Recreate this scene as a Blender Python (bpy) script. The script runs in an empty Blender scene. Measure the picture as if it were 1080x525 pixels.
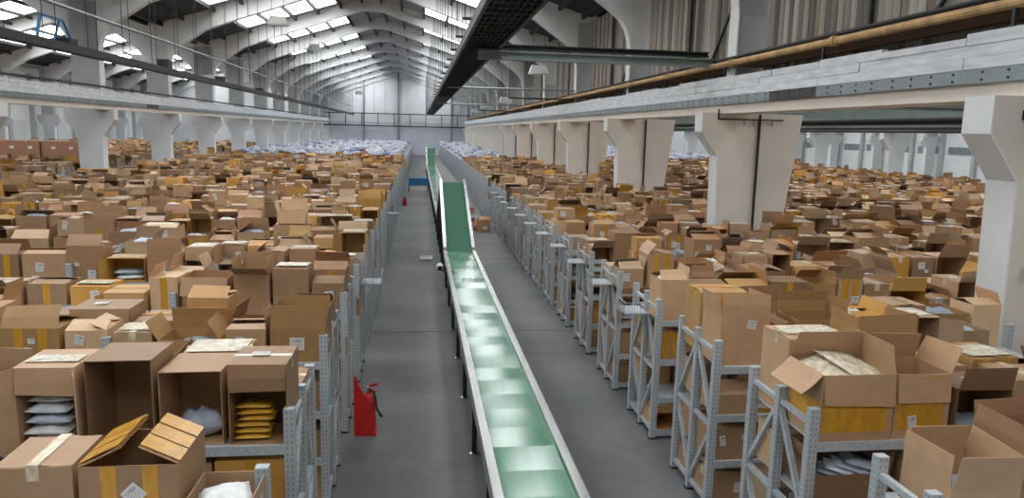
import bpy, math, random
import numpy as np
from mathutils import Matrix, Vector

R = math.radians
rnd = random.Random(11)
scene = bpy.context.scene
col = scene.collection

# ------------------------------------------------------------------ camera
FPX, CAM_H = 770.0, 4.2
YAW, PITCH, ROLL = R(7.383), R(9.117), R(1.4)
cam_data = bpy.data.cameras.new('camera')
cam_data.sensor_fit = 'HORIZONTAL'
cam_data.sensor_width = 36.0
cam_data.lens = FPX / 1080.0 * 36.0
cam_data.clip_end = 400
cam = bpy.data.objects.new('camera', cam_data)
col.objects.link(cam)
_f = Vector((math.sin(YAW) * math.cos(PITCH), math.cos(YAW) * math.cos(PITCH), -math.sin(PITCH)))
_r = Vector((math.cos(YAW), -math.sin(YAW), 0))
_u = _r.cross(_f)
# the picture hangs a little clockwise: the camera is rolled the other way
r2 = _r * math.cos(ROLL) + _u * math.sin(ROLL)
u2 = -_r * math.sin(ROLL) + _u * math.cos(ROLL)
cam.matrix_world = Matrix(((r2.x, u2.x, -_f.x, 0), (r2.y, u2.y, -_f.y, 0), (r2.z, u2.z, -_f.z, CAM_H), (0, 0, 0, 1)))
scene.camera = cam


def project(x, y, z):
    v = Vector((x, y, z - CAM_H))
    d = v.dot(_f)
    if d < 0.05:
        return None
    return 540 + FPX * v.dot(r2) / d, 262.5 - FPX * v.dot(u2) / d, d


# ------------------------------------------------------------------ world, exposure
world = bpy.data.worlds.new('world')
scene.world = world
world.use_nodes = True
world.node_tree.nodes['Background'].inputs[0].default_value = (0.80, 0.88, 1.0, 1)
world.node_tree.nodes['Background'].inputs[1].default_value = 1.0
SKYLIGHT = 6.2            # brightness of the overcast sky behind the translucent roof lights
vs = scene.view_settings
vs.view_transform = 'Standard'
vs.look = 'None'
vs.gamma = 1.0
vs.use_curve_mapping = False
vs.exposure = 0.25

# ------------------------------------------------------------------ materials
M = {}


def srgb(r, g, b):
    def f(c):
        c /= 255.0
        return c / 12.92 if c <= 0.04045 else ((c + 0.055) / 1.055) ** 2.4
    return (f(r), f(g), f(b), 1)


def mat(name, color, rough=0.7, metal=0.0, noise=0.0, nscale=6.0, stretch=(1, 1, 1), bump=0.0, spec=0.5, emit=None):
    m = bpy.data.materials.new(name)
    m.use_nodes = True
    nt = m.node_tree
    b = nt.nodes['Principled BSDF']
    b.inputs['Base Color'].default_value = color
    b.inputs['Roughness'].default_value = rough
    b.inputs['Metallic'].default_value = metal
    b.inputs['Specular IOR Level'].default_value = spec
    if emit:
        b.inputs['Emission Color'].default_value = emit[0]
        b.inputs['Emission Strength'].default_value = emit[1]
    if noise or bump:
        tc = nt.nodes.new('ShaderNodeTexCoord')
        mp = nt.nodes.new('ShaderNodeMapping')
        mp.inputs['Scale'].default_value = stretch
        nz = nt.nodes.new('ShaderNodeTexNoise')
        nz.inputs['Scale'].default_value = nscale
        nz.inputs['Detail'].default_value = 5
        nt.links.new(tc.outputs['Object'], mp.inputs[0])
        nt.links.new(mp.outputs[0], nz.inputs['Vector'])
        if noise:
            rp = nt.nodes.new('ShaderNodeMapRange')
            rp.inputs[1].default_value = 0.3
            rp.inputs[2].default_value = 0.7
            rp.inputs[3].default_value = 1 - noise
            rp.inputs[4].default_value = 1 + noise
            mx = nt.nodes.new('ShaderNodeVectorMath')
            mx.operation = 'SCALE'
            mx.inputs[0].default_value = color[:3]
            nt.links.new(nz.outputs['Fac'], rp.inputs[0])
            nt.links.new(rp.outputs[0], mx.inputs['Scale'])
            nt.links.new(mx.outputs[0], b.inputs['Base Color'])
        if bump:
            bp = nt.nodes.new('ShaderNodeBump')
            bp.inputs['Strength'].default_value = bump
            bp.inputs['Distance'].default_value = 0.02
            nt.links.new(nz.outputs['Fac'], bp.inputs['Height'])
            nt.links.new(bp.outputs[0], b.inputs['Normal'])
    M[name] = m
    return m


def tinted(name, source, rough, nscale, amount, stretch=(1, 1, 1), spec=0.3, fibre=0.0):
    """material whose colour comes from the object's colour or a colour attribute"""
    m = bpy.data.materials.new(name)
    m.use_nodes = True
    nt = m.node_tree
    b = nt.nodes['Principled BSDF']
    b.inputs['Roughness'].default_value = rough
    b.inputs['Specular IOR Level'].default_value = spec
    if source == 'object':
        src = nt.nodes.new('ShaderNodeObjectInfo').outputs['Color']
    else:
        a = nt.nodes.new('ShaderNodeAttribute')
        a.attribute_name = 'col'
        src = a.outputs['Color']
    tc = nt.nodes.new('ShaderNodeTexCoord')
    mp = nt.nodes.new('ShaderNodeMapping')
    mp.inputs['Scale'].default_value = stretch
    nz = nt.nodes.new('ShaderNodeTexNoise')
    nz.inputs['Scale'].default_value = nscale
    nz.inputs['Detail'].default_value = 6
    rp = nt.nodes.new('ShaderNodeMapRange')
    rp.inputs[1].default_value = 0.3
    rp.inputs[2].default_value = 0.7
    rp.inputs[3].default_value = 1 - amount
    rp.inputs[4].default_value = 1 + amount
    mx = nt.nodes.new('ShaderNodeVectorMath')
    mx.operation = 'SCALE'
    nt.links.new(tc.outputs['Object'], mp.inputs[0])
    nt.links.new(mp.outputs[0], nz.inputs['Vector'])
    nt.links.new(nz.outputs['Fac'], rp.inputs[0])
    nt.links.new(src, mx.inputs[0])
    nt.links.new(rp.outputs[0], mx.inputs['Scale'])
    nt.links.new(mx.outputs[0], b.inputs['Base Color'])
    M[name] = m
    return m


tinted('cardboard', 'object', 0.52, 7.0, 0.06, spec=0.5)
tinted('cardboard_stuff', 'attr', 0.52, 2.5, 0.1, spec=0.5)
tinted('bag_film', 'object', 0.38, 14, 0.12, spec=0.5)
tinted('bag_stuff', 'attr', 0.45, 6, 0.2, spec=0.4)
mat('yellow_tape', srgb(204, 150, 52), 0.25, noise=0.16, nscale=7, stretch=(2.5, 2.5, 0.8))
mat('crinkle_film', srgb(214, 204, 180), 0.2, noise=0.3, nscale=16, bump=0.9, spec=0.8)
mat('clear_tape', srgb(214, 198, 168), 0.22, noise=0.25, nscale=12, stretch=(3, 1, 1), spec=0.7)
mat('paint_grey', srgb(176, 180, 181), 0.75, noise=0.07, nscale=1.3, bump=0.05)
mat('paint_white', srgb(226, 228, 228), 0.7, noise=0.06, nscale=1.5)
mat('column_paint', srgb(222, 213, 202), 0.72, noise=0.05, nscale=0.9, bump=0.04)
mat('column_grey', srgb(204, 207, 208), 0.72, noise=0.05, nscale=0.9, bump=0.04)
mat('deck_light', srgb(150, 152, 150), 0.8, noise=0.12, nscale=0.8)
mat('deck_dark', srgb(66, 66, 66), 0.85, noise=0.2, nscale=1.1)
mat('steel_dark', srgb(48, 50, 53), 0.6, metal=0.3, noise=0.2, nscale=5)
mat('steel_green', srgb(122, 134, 130), 0.5, metal=0.2, noise=0.12, nscale=3)
mat('steel_plate', srgb(134, 144, 147), 0.45, metal=0.35, noise=0.1, nscale=2.2)
mat('plate_dark', srgb(58, 58, 58), 0.7, noise=0.1)
mat('black_mesh', srgb(34, 36, 46), 0.5, metal=0.2, noise=0.3, nscale=14)
mat('black_rubber', srgb(30, 30, 30), 0.6)
mat('rust_pipe', srgb(178, 143, 98), 0.6, noise=0.28, nscale=4, bump=0.08)
mat('brown_plank', srgb(124, 100, 76), 0.8, noise=0.25, nscale=3, stretch=(6, 1, 6))
mat('stainless', srgb(205, 207, 205), 0.25, metal=0.9, noise=0.1, nscale=4, stretch=(4, 0.3, 4))
mat('belt_green', srgb(92, 146, 120), 0.15, noise=0.08, nscale=2.0, stretch=(6, 0.6, 1), spec=0.75)
mat('belt_deep', srgb(34, 104, 72), 0.5, noise=0.08, nscale=2.0, stretch=(6, 0.6, 1), spec=0.3)
mat('red_paint', srgb(196, 34, 30), 0.4, noise=0.08)
mat('blue_paint', srgb(44, 110, 160), 0.5)
mat('white_plastic', srgb(226, 228, 228), 0.45)
mat('lamp_white', srgb(205, 208, 205), 0.5)
mat('bag_yellow', srgb(214, 164, 58), 0.5, noise=0.12, nscale=10)
mat('dark_slot', srgb(26, 26, 26), 0.8)
mat('wall_white', srgb(208, 211, 214), 0.8, noise=0.05, nscale=0.5)
mat('wall_blue', srgb(186, 190, 200), 0.8, noise=0.06, nscale=0.4)
mat('skylight', srgb(235, 240, 245), 0.5, emit=((0.965, 0.985, 1.0, 1), SKYLIGHT))
mat('wire', srgb(184, 190, 194), 0.4, metal=0.6)
mat('glazing', srgb(170, 190, 205), 0.1)

# galvanised rack post with punched slots
m = mat('galvanised', srgb(186, 193, 198), 0.5, metal=0.2, noise=0.14, nscale=26)
m2 = mat('perforated', srgb(160, 166, 170), 0.5, metal=0.2)
nt = m2.node_tree
b = nt.nodes['Principled BSDF']
tc = nt.nodes.new('ShaderNodeTexCoord')
sp = nt.nodes.new('ShaderNodeSeparateXYZ')
nt.links.new(tc.outputs['Object'], sp.inputs[0])


def mnode(op, a, bb=None, c=None):
    n = nt.nodes.new('ShaderNodeMath')
    n.operation = op
    for i, v in enumerate((a, bb, c)):
        if v is None:
            continue
        if isinstance(v, (int, float)):
            n.inputs[i].default_value = v
        else:
            nt.links.new(v, n.inputs[i])
    return n.outputs[0]


zz = mnode('ABSOLUTE', mnode('SUBTRACT', mnode('FRACT', mnode('MULTIPLY', sp.outputs['Z'], 20.0)), 0.5))
xx = mnode('ABSOLUTE', mnode('SUBTRACT', mnode('ABSOLUTE', sp.outputs['X']), 0.019))
yy = mnode('ABSOLUTE', mnode('SUBTRACT', mnode('ABSOLUTE', sp.outputs['Y']), 0.015))
hole = mnode('MULTIPLY', mnode('LESS_THAN', zz, 0.24), mnode('MAXIMUM', mnode('LESS_THAN', xx, 0.007), mnode('LESS_THAN', yy, 0.006)))
nz = nt.nodes.new('ShaderNodeTexNoise')
nz.inputs['Scale'].default_value = 22
nt.links.new(tc.outputs['Object'], nz.inputs['Vector'])
mx = nt.nodes.new('ShaderNodeMix')
mx.data_type = 'RGBA'
mx.inputs[6].default_value = srgb(188, 195, 200)
mx.inputs[7].default_value = srgb(146, 152, 157)
nt.links.new(hole, mx.inputs[0])
nt.links.new(mx.outputs[2], b.inputs['Base Color'])

# printed shipping label: white paper, rows of print and a bar code, in the label's own UV
m3 = mat('label_print', (0.8, 0.8, 0.8, 1), 0.5)
nt = m3.node_tree
b = nt.nodes['Principled BSDF']
uv = nt.nodes.new('ShaderNodeUVMap')
sp = nt.nodes.new('ShaderNodeSeparateXYZ')
nt.links.new(uv.outputs[0], sp.inputs[0])
U, V = sp.outputs['X'], sp.outputs['Y']
nz = nt.nodes.new('ShaderNodeTexNoise')
nz.inputs['Scale'].default_value = 30
cb = nt.nodes.new('ShaderNodeCombineXYZ')
nt.links.new(U, cb.inputs[0])
nt.links.new(mnode('FLOOR', mnode('MULTIPLY', V, 9.0)), cb.inputs[1])
nt.links.new(cb.outputs[0], nz.inputs['Vector'])
rows = mnode('MULTIPLY', mnode('LESS_THAN', mnode('FRACT', mnode('MULTIPLY', V, 9.0)), 0.45), mnode('GREATER_THAN', nz.outputs['Fac'], 0.5))
bars = mnode('GREATER_THAN', mnode('FRACT', mnode('MULTIPLY', mnode('ADD', U, mnode('MULTIPLY', mnode('SINE', mnode('MULTIPLY', U, 40.0)), 0.02)), 14.0)), 0.5)
inbar = mnode('MULTIPLY', mnode('GREATER_THAN', V, 0.62), mnode('LESS_THAN', V, 0.86))
ink = mnode('ADD', mnode('MULTIPLY', bars, inbar), mnode('MULTIPLY', rows, mnode('LESS_THAN', V, 0.58)))
edge = mnode('MULTIPLY', mnode('LESS_THAN', mnode('ABSOLUTE', mnode('SUBTRACT', U, 0.5)), 0.42), mnode('LESS_THAN', mnode('ABSOLUTE', mnode('SUBTRACT', V, 0.5)), 0.44))
mx = nt.nodes.new('ShaderNodeMix')
mx.data_type = 'RGBA'
mx.inputs[6].default_value = srgb(226, 224, 218)
mx.inputs[7].default_value = srgb(138, 138, 146)
nt.links.new(mnode('MULTIPLY', mnode('MINIMUM', ink, 1.0), edge), mx.inputs[0])
nt.links.new(mx.outputs[2], b.inputs['Base Color'])

# concrete floor: dark grey with paler worn patches
m4 = mat('concrete', srgb(92, 95, 98), 0.55)
nt = m4.node_tree
b = nt.nodes['Principled BSDF']
tc = nt.nodes.new('ShaderNodeTexCoord')
n1 = nt.nodes.new('ShaderNodeTexNoise')
n1.inputs['Scale'].default_value = 0.35
n1.inputs['Detail'].default_value = 8
n1.inputs['Roughness'].default_value = 0.65
n2 = nt.nodes.new('ShaderNodeTexNoise')
n2.inputs['Scale'].default_value = 9
n2.inputs['Detail'].default_value = 4
nt.links.new(tc.outputs['Object'], n1.inputs['Vector'])
nt.links.new(tc.outputs['Object'], n2.inputs['Vector'])
cr = nt.nodes.new('ShaderNodeValToRGB')
cr.color_ramp.elements[0].position = 0.35
cr.color_ramp.elements[0].color = srgb(84, 87, 90)
cr.color_ramp.elements[1].position = 0.72
cr.color_ramp.elements[1].color = srgb(126, 127, 125)
nt.links.new(mnode('ADD', mnode('MULTIPLY', n1.outputs['Fac'], 0.85), mnode('MULTIPLY', n2.outputs['Fac'], 0.15)), cr.inputs[0])
nt.links.new(cr.outputs[0], b.inputs['Base Color'])


# ------------------------------------------------------------------ mesh helpers
class MB:
    def __init__(s):
        s.v, s.f = [], []

    def add(s, verts, faces):
        n = len(s.v)
        s.v.extend(verts)
        s.f.extend([tuple(i + n for i in f) for f in faces])
        return s

    def box(s, x0, x1, y0, y1, z0, z1):
        return s.add([(x0, y0, z0), (x1, y0, z0), (x1, y1, z0), (x0, y1, z0), (x0, y0, z1), (x1, y0, z1), (x1, y1, z1), (x0, y1, z1)],
                     [(3, 2, 1, 0), (4, 5, 6, 7), (0, 1, 5, 4), (1, 2, 6, 5), (2, 3, 7, 6), (3, 0, 4, 7)])

    def bar(s, a, b, w, h=None, up=(0, 0, 1)):
        """box section w x h from a to b"""
        h = w if h is None else h
        a, b = Vector(a), Vector(b)
        d = (b - a).normalized()
        u = Vector(up)
        if abs(d.dot(u)) > 0.98:
            u = Vector((0, 1, 0))
        x = d.cross(u).normalized() * (w / 2)
        y = x.cross(d).normalized() * (h / 2)
        vs_ = [tuple(p + sx * x + sy * y) for p in (a, b) for sx, sy in ((-1, -1), (1, -1), (1, 1), (-1, 1))]
        return s.add(vs_, [(3, 2, 1, 0), (4, 5, 6, 7), (0, 1, 5, 4), (1, 2, 6, 5), (2, 3, 7, 6), (3, 0, 4, 7)])

    def tube(s, a, b, r, n=8, r2=None):
        a, b = Vector(a), Vector(b)
        r2 = r if r2 is None else r2
        d = (b - a).normalized()
        u = Vector((0, 0, 1)) if abs(d.z) < 0.95 else Vector((1, 0, 0))
        x = d.cross(u).normalized()
        y = d.cross(x)
        vs_ = []
        for p, rr in ((a, r), (b, r2)):
            for i in range(n):
                t = 2 * math.pi * i / n
                vs_.append(tuple(p + x * math.cos(t) * rr + y * math.sin(t) * rr))
        fs = [(i, (i + 1) % n, n + (i + 1) % n, n + i) for i in range(n)]
        fs += [tuple(range(n - 1, -1, -1)), tuple(range(n, 2 * n))]
        return s.add(vs_, fs)

    def path(s, pts, r, n=6):
        for a, b in zip(pts, pts[1:]):
            s.tube(a, b, r, n)
        return s

    def prism_y(s, poly, y0, y1):
        """polygon in XZ (any order) pushed from y0 to y1"""
        n = len(poly)
        vs_ = [(x, y0, z) for x, z in poly] + [(x, y1, z) for x, z in poly]
        fs = [(i, (i + 1) % n, n + (i + 1) % n, n + i) for i in range(n)]
        fs += [tuple(range(n - 1, -1, -1)), tuple(range(n, 2 * n))]
        return s.add(vs_, fs)

    def lathe(s, prof, c=(0, 0, 0), n=16):
        vs_, fs = [], []
        for r, z in prof:
            for i in range(n):
                t = 2 * math.pi * i / n
                vs_.append((c[0] + r * math.cos(t), c[1] + r * math.sin(t), c[2] + z))
        for k in range(len(prof) - 1):
            for i in range(n):
                fs.append((k * n + i, k * n + (i + 1) % n, (k + 1) * n + (i + 1) % n, (k + 1) * n + i))
        fs.append(tuple(range(n - 1, -1, -1)))
        fs.append(tuple(range((len(prof) - 1) * n, len(prof) * n)))
        return s.add(vs_, fs)

    def mesh(s, name, mname, uv=False):
        me = bpy.data.meshes.new(name)
        me.from_pydata(s.v, [], s.f)
        if mname:
            me.materials.append(M[mname])
        if uv:
            l = me.uv_layers.new(name='UVMap')
            for p in me.polygons:
                for li, q in zip(p.loop_indices, ((0, 0), (1, 0), (1, 1), (0, 1))):
                    l.data[li].uv = q
        return me

    def build(s, name, mname, parent=None, loc=(0, 0, 0)):
        o = bpy.data.objects.new(name, s.mesh(name, mname))
        col.objects.link(o)
        o.parent = parent
        o.location = loc
        return o


def obj(name, me, parent=None, loc=(0, 0, 0)):
    o = bpy.data.objects.new(name, me)
    col.objects.link(o)
    o.parent = parent
    o.location = loc
    return o


def empty(name, loc=(0, 0, 0), rz=0.0):
    o = bpy.data.objects.new(name, None)
    o.empty_display_size = 0.2
    col.objects.link(o)
    o.location = loc
    o.rotation_euler = (0, 0, rz)
    return o


def tag(o, label=None, cat=None, group=None, kind=None):
    if label:
        o['label'] = label
    if cat:
        o['category'] = cat
    if group:
        o['group'] = group
    if kind:
        o['kind'] = kind
    return o


ONES = ['', 'first', 'second', 'third', 'fourth', 'fifth', 'sixth', 'seventh', 'eighth', 'ninth', 'tenth', 'eleventh', 'twelfth', 'thirteenth',
        'fourteenth', 'fifteenth', 'sixteenth', 'seventeenth', 'eighteenth', 'nineteenth']
TENS = ['', '', 'twent', 'thirt', 'fort', 'fift']


def nth(n):
    if n < 20:
        return ONES[n]
    return TENS[n // 10] + ('ieth' if n % 10 == 0 else 'y-' + ONES[n % 10])


# ------------------------------------------------------------------ the building
SPAN, XM = 24.05, -3.475            # width of one hall, x of the middle hall's ridge
COLX = [XM - 1.5 * SPAN, XM - SPAN / 2, XM + SPAN / 2, XM + 1.5 * SPAN, XM + 2.5 * SPAN]
BAY, Y_COL0 = 9.6, -1.1          # column pitch, first column line
NB = 14                           # frames
YF = [Y_COL0 + BAY * i for i in range(-1, NB)]      # frame positions (front face)
Y_FRONT, Y_BACK = -12.0, 124.0
ZR, SLOPE = 13.7, 0.31            # ridge of the roof deck and its fall


def zroof(dx):
    return ZR - SLOPE * abs(dx)


fl = MB().box(COLX[0] - 3, COLX[4] + 3, Y_FRONT, Y_BACK + 0.4, -0.2, 0).build('floor', 'concrete')
tag(fl, 'dark grey worn concrete warehouse floor along the conveyor aisle', 'floor', kind='structure')
jn = MB()
for k in range(0, 14):
    jn.box(-0.93, 3.15, 6 + 9.0 * k, 6.025 + 9.0 * k, 0.0, 0.002)
jn.build('joint', 'plate_dark', fl)

# columns: tapering concrete legs with corbels
cp = [(-0.82, 0), (0.70, 0), (1.30, 4.8), (-1.38, 4.8), (-1.38, 4.32), (-0.93, 3.72)]
cpl = [(-0.5, 0), (0.5, 0), (0.56, 3.55), (1.1, 4.3), (1.1, 4.8), (-1.1, 4.8), (-1.1, 4.3), (-0.56, 3.55)]
col_lower = MB().prism_y(cp, 0, 0.5).mesh('shaft', 'column_paint')
col_lower_l = MB().prism_y(cpl, 0, 0.5).mesh('shaft', 'column_grey')
up = [(-0.62, 4.8), (0.62, 4.8), (0.62, 9.7), (-0.62, 9.7)]
col_upper = MB().prism_y(up, 0.02, 0.48).mesh('upper_leg', 'paint_grey')
edge_strip = MB().box(-0.64, -0.60, -0.01, 0.51, 5.7, 7.4).mesh('edge_strip', 'paint_white')
edge_strip_l = MB().box(0.60, 0.64, -0.01, 0.51, 5.7, 7.4).mesh('edge_strip', 'paint_white')
conduit = MB().tube((0.12, -0.04, 1.2), (0.12, -0.04, 4.78), 0.035, 8).mesh('conduit', 'steel_dark')
face_r = MB().prism_y([(-0.845, 0), (-0.955, 3.72), (-1.405, 4.32), (-1.405, 4.8), (-1.375, 4.8), (-1.375, 4.32), (-0.925, 3.72), (-0.815, 0)], -0.004, 0.504).mesh('white_edge', 'paint_white')
face_l = MB().prism_y([(0.525, 0), (0.585, 3.55), (1.125, 4.3), (1.125, 4.8), (1.095, 4.8), (1.095, 4.3), (0.555, 3.55), (0.495, 0)], -0.004, 0.504).mesh('white_edge', 'paint_white')
face_r2 = MB().prism_y([(-0.495, 0), (-0.555, 3.55), (-1.095, 4.3), (-1.095, 4.8), (-1.125, 4.8), (-1.125, 4.3), (-0.585, 3.55), (-0.525, 0)], -0.004, 0.504).mesh('white_edge', 'paint_white')
side_word = ['far left', 'left', 'right', 'far right', 'outermost right']
for ci, cx in enumerate(COLX):
    for k, y in enumerate(YF):
        if y < 0 and ci != 2 or y < -1:
            continue
        c = empty('column', (cx, y, 0))
        left = cx < XM
        obj('shaft', col_lower if ci == 2 else col_lower_l, c)
        obj('white_edge', face_l if left else face_r if ci == 2 else face_r2, c)
        obj('upper_leg', col_upper, c)
        obj('edge_strip', edge_strip_l if left else edge_strip, c)
        if ci == 2:
            obj('conduit', conduit, c)
        tag(c, 'flared white concrete column, %s in the %s column line' % (nth(k), side_word[ci]), 'column', 'concrete columns', 'structure')

# portal rafters, built in convex strips so that the underside curve stays clean
def rafter_mesh():
    top = lambda x: zroof(x)
    half = [(12.03, 7.2), (11.41, 7.2), (11.36, 7.7), (11.22, 8.15), (10.98, 8.5), (10.6, 8.8), (9.2, 9.75), (7.6, zroof(7.6) - 1.0), (0.7, ZR - 1.0)]
    xs = [-x for x, z in half] + [0] + [x for x, z in half[::-1]]
    zs = [z for x, z in half] + [ZR - 0.98] + [z for x, z in half[::-1]]
    v, f = [], []
    for x, z in zip(xs, zs):
        v += [(x, 0, z), (x, 0, top(x)), (x, 0.46, z), (x, 0.46, top(x))]
    for i in range(len(xs) - 1):
        a, b_ = 4 * i, 4 * i + 4
        f += [(a, b_, b_ + 1, a + 1), (a + 2, a + 3, b_ + 3, b_ + 2), (a, a + 2, b_ + 2, b_), (a + 1, b_ + 1, b_ + 3, a + 3)]
    f += [(0, 1, 3, 2), (len(v) - 4, len(v) - 2, len(v) - 1, len(v) - 3)]
    return MB().add(v, f).mesh('roof_frame', 'paint_white')


rm = rafter_mesh()
hall_word = ['left', 'middle', 'right', 'added right']
PURLIN = [2.2, 3.8, 5.4, 7.0, 8.6]
wn = 0
pane_me = {}
for hi in range(4):  # unseen outermost right hall is added so its glowing panes brighten the background
    xm = XM + SPAN * (hi - 1)
    for k, y in enumerate(YF):
        o = obj('roof_frame', rm, None, (xm, y + 0.02, 0))
        tag(o, 'white painted concrete roof frame, %s from the front of the %s hall' % (nth(k + 1), hall_word[hi]), 'roof frame', 'roof frames', 'structure')
    deck = empty('ceiling', (xm, 0, 0))
    tag(deck, 'pitched roof deck of the %s hall with purlins' % hall_word[hi], 'ceiling', kind='structure')
    for sg in (-1, 1):
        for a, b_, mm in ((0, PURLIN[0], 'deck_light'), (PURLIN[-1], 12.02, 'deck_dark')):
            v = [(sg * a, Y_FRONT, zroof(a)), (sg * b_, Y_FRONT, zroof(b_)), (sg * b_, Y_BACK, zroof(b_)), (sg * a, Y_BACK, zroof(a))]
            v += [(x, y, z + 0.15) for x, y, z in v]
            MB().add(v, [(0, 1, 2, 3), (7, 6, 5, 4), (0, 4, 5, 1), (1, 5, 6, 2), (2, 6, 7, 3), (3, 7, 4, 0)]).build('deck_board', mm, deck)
        for a in [0.7] + PURLIN + [10.4, 11.6]:
            MB().box(sg * a - 0.07, sg * a + 0.07, Y_FRONT, Y_BACK, zroof(a) - 0.26, zroof(a) - 0.02).build('purlin', 'steel_dark', deck)
    ys = [Y_FRONT] + YF + [Y_BACK]
    for k in range(len(ys) - 1):
        y0, y1 = ys[k] + (0.5 if k else 0), ys[k + 1]
        if y1 - y0 < 1:
            continue
        for sg in (-1, 1):
            wn += 1
            w = empty('window_%d' % wn, (xm, y0, 0))
            tag(w, 'row of bright roof light panes in bay %s of the %s hall, %s slope' % (nth(k + 1), hall_word[hi], 'left' if sg < 0 else 'right'), 'skylight', 'roof lights', 'structure')
            npn = 4 if sg < 0 else 3
            for j in range(4):
                a, b_ = PURLIN[j] + 0.1, PURLIN[j + 1] - 0.1
                glass = j >= 4 - npn
                # glazed only over the part of the bay left between two solid boards
                L = y1 - y0
                g0, g1 = L * 0.40, L * 0.88
                key = (sg, j, round(L, 2), glass)
                if key not in pane_me:
                    def slab(ya, yb):
                        v = [(sg * a, ya, zroof(a)), (sg * b_, ya, zroof(b_)), (sg * b_, yb, zroof(b_)), (sg * a, yb, zroof(a))]
                        v += [(x, y, z + 0.03) for x, y, z in v]
                        return MB().add(v, [(0, 1, 2, 3), (7, 6, 5, 4), (0, 4, 5, 1), (1, 5, 6, 2), (2, 6, 7, 3), (3, 7, 4, 0)])
                    a, b_ = PURLIN[j] - 0.02, PURLIN[j + 1] + 0.02
                    mb = MB()
                    for ya, yb in (((0, g0), (g1, L)) if glass else ((0, L),)):
                        q = slab(ya, yb)
                        mb.add(q.v, q.f)
                    pane_me[key] = (slab(g0, g1).mesh('pane', 'skylight') if glass else None, mb.mesh('board', 'deck_light'))
                pm, bm_ = pane_me[key]
                if pm:
                    obj('pane', pm, w)
                obj('board', bm_, w)

# long beams along the column lines: board courses, steel plates, cream soffit beam
BEAM_Y0, BEAM_Y1 = 2.0, Y_BACK - 0.1


def beam(cx, sg, word, n):
    """sg = side of the column line that faces the middle aisle"""
    fx = cx + sg * 1.0
    root = empty('trim_%d' % n, (0, 0, 0))
    tag(root, 'long white painted beam with a steel strip along the %s columns' % word, 'beam', kind='structure')
    r = random.Random(n)
    MB().box(min(fx - sg * 0.75, fx - sg * 0.06), max(fx - sg * 0.75, fx - sg * 0.06), BEAM_Y0, BEAM_Y1, 4.98, 5.62).build('core', 'plate_dark', root)
    MB().box(min(fx - sg * 0.8, fx - sg * 0.05), max(fx - sg * 0.8, fx - sg * 0.05), BEAM_Y0, BEAM_Y1, 4.78, 5.0).build('soffit_beam', 'column_paint', root)
    y = BEAM_Y0
    while y < BEAM_Y1:
        L = 1.9 if y < 60 else 8.0
        for q, (z0, z1) in enumerate(((5.2, 5.36), (5.365, 5.52), (5.525, 5.68))):
            y0 = y + (0.6 if q == 1 else 0.0)
            top = z1 + (r.uniform(-0.05, 0.02) if q == 2 else 0)
            pr = r.uniform(0, 0.025)
            gap = r.choice((0.01, 0.012, 0.05)) if q == 2 else 0.008
            MB().box(min(fx - sg * 0.1, fx + sg * pr), max(fx - sg * 0.1, fx + sg * pr), y0 + gap, min(y0 + L, BEAM_Y1), z0, top).build('board', 'beam_white', root)
        dark = (14.0 < y + L / 2 < 15.9) if sg < 0 else (40.5 < y < 42.4)
        px = fx + sg * 0.04
        p = MB().box(min(fx - sg * 0.1, px), max(fx - sg * 0.1, px), y + 0.006, min(y + L, BEAM_Y1), 5.0, 5.19).build('steel_plate', 'plate_dark' if dark else 'steel_plate', root)
        if y < 40:
            bl = MB()
            for t in (0.15, 0.6, 1.05, 1.5):
                for z in (5.045, 5.145):
                    bl.tube((px, y + t, z), (px + sg * 0.015, y + t, z), 0.018, 6)
            bl.build('bolt', 'steel_dark', p)
        y += L
    return root


m5 = mat('beam_white', srgb(206, 210, 214), 0.75, noise=0.16, nscale=2.6, stretch=(1, 0.8, 5), bump=0.15)
beam(COLX[2], -1, 'right', 1)
beam(COLX[1], 1, 'left', 2)
beam(COLX[3], -1, 'far right', 3)

# rusty pipe, plank shelf and black cable on the right beam
pr_ = empty('rust_brown_pipe', (0, 0, 0))
tag(pr_, 'long tan rusty pipe running above the right white beam', 'pipe')
px_ = COLX[2] - 0.84
MB().tube((px_, 2, 6.02), (px_, 120, 6.02), 0.075, 10).build('pipe', 'rust_pipe', pr_)
sd = MB()
for y in np.arange(4.0, 110, 4.6):
    MB().tube((px_, y, 6.02), (px_, y + 0.14, 6.02), 0.1, 10).build('collar', 'rust_pipe', pr_)
    MB().bar((px_, y + 0.4, 5.62), (px_, y + 0.4, 5.95), 0.05).build('bracket', 'steel_dark', pr_)
cb_ = MB().tube((px_ + 0.12, 2, 6.17), (px_ + 0.12, 120, 6.17), 0.045, 8).build('black_cable_pipe', 'black_rubber')
tag(cb_, 'thin black cable pipe just above the tan rusty pipe', 'pipe')
pk = empty('plank_ledge', (0, 0, 0))
tag(pk, 'brown timber plank ledge under the tan rusty pipe', 'ledge', kind='structure')
y = 2.0
while y < 100:
    L = rnd.uniform(2.2, 3.4)
    MB().box(px_ + 0.12, px_ + 0.85, y, y + L - 0.03, 5.96, 6.01).build('plank', 'brown_plank', pk)
    y += L

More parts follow.
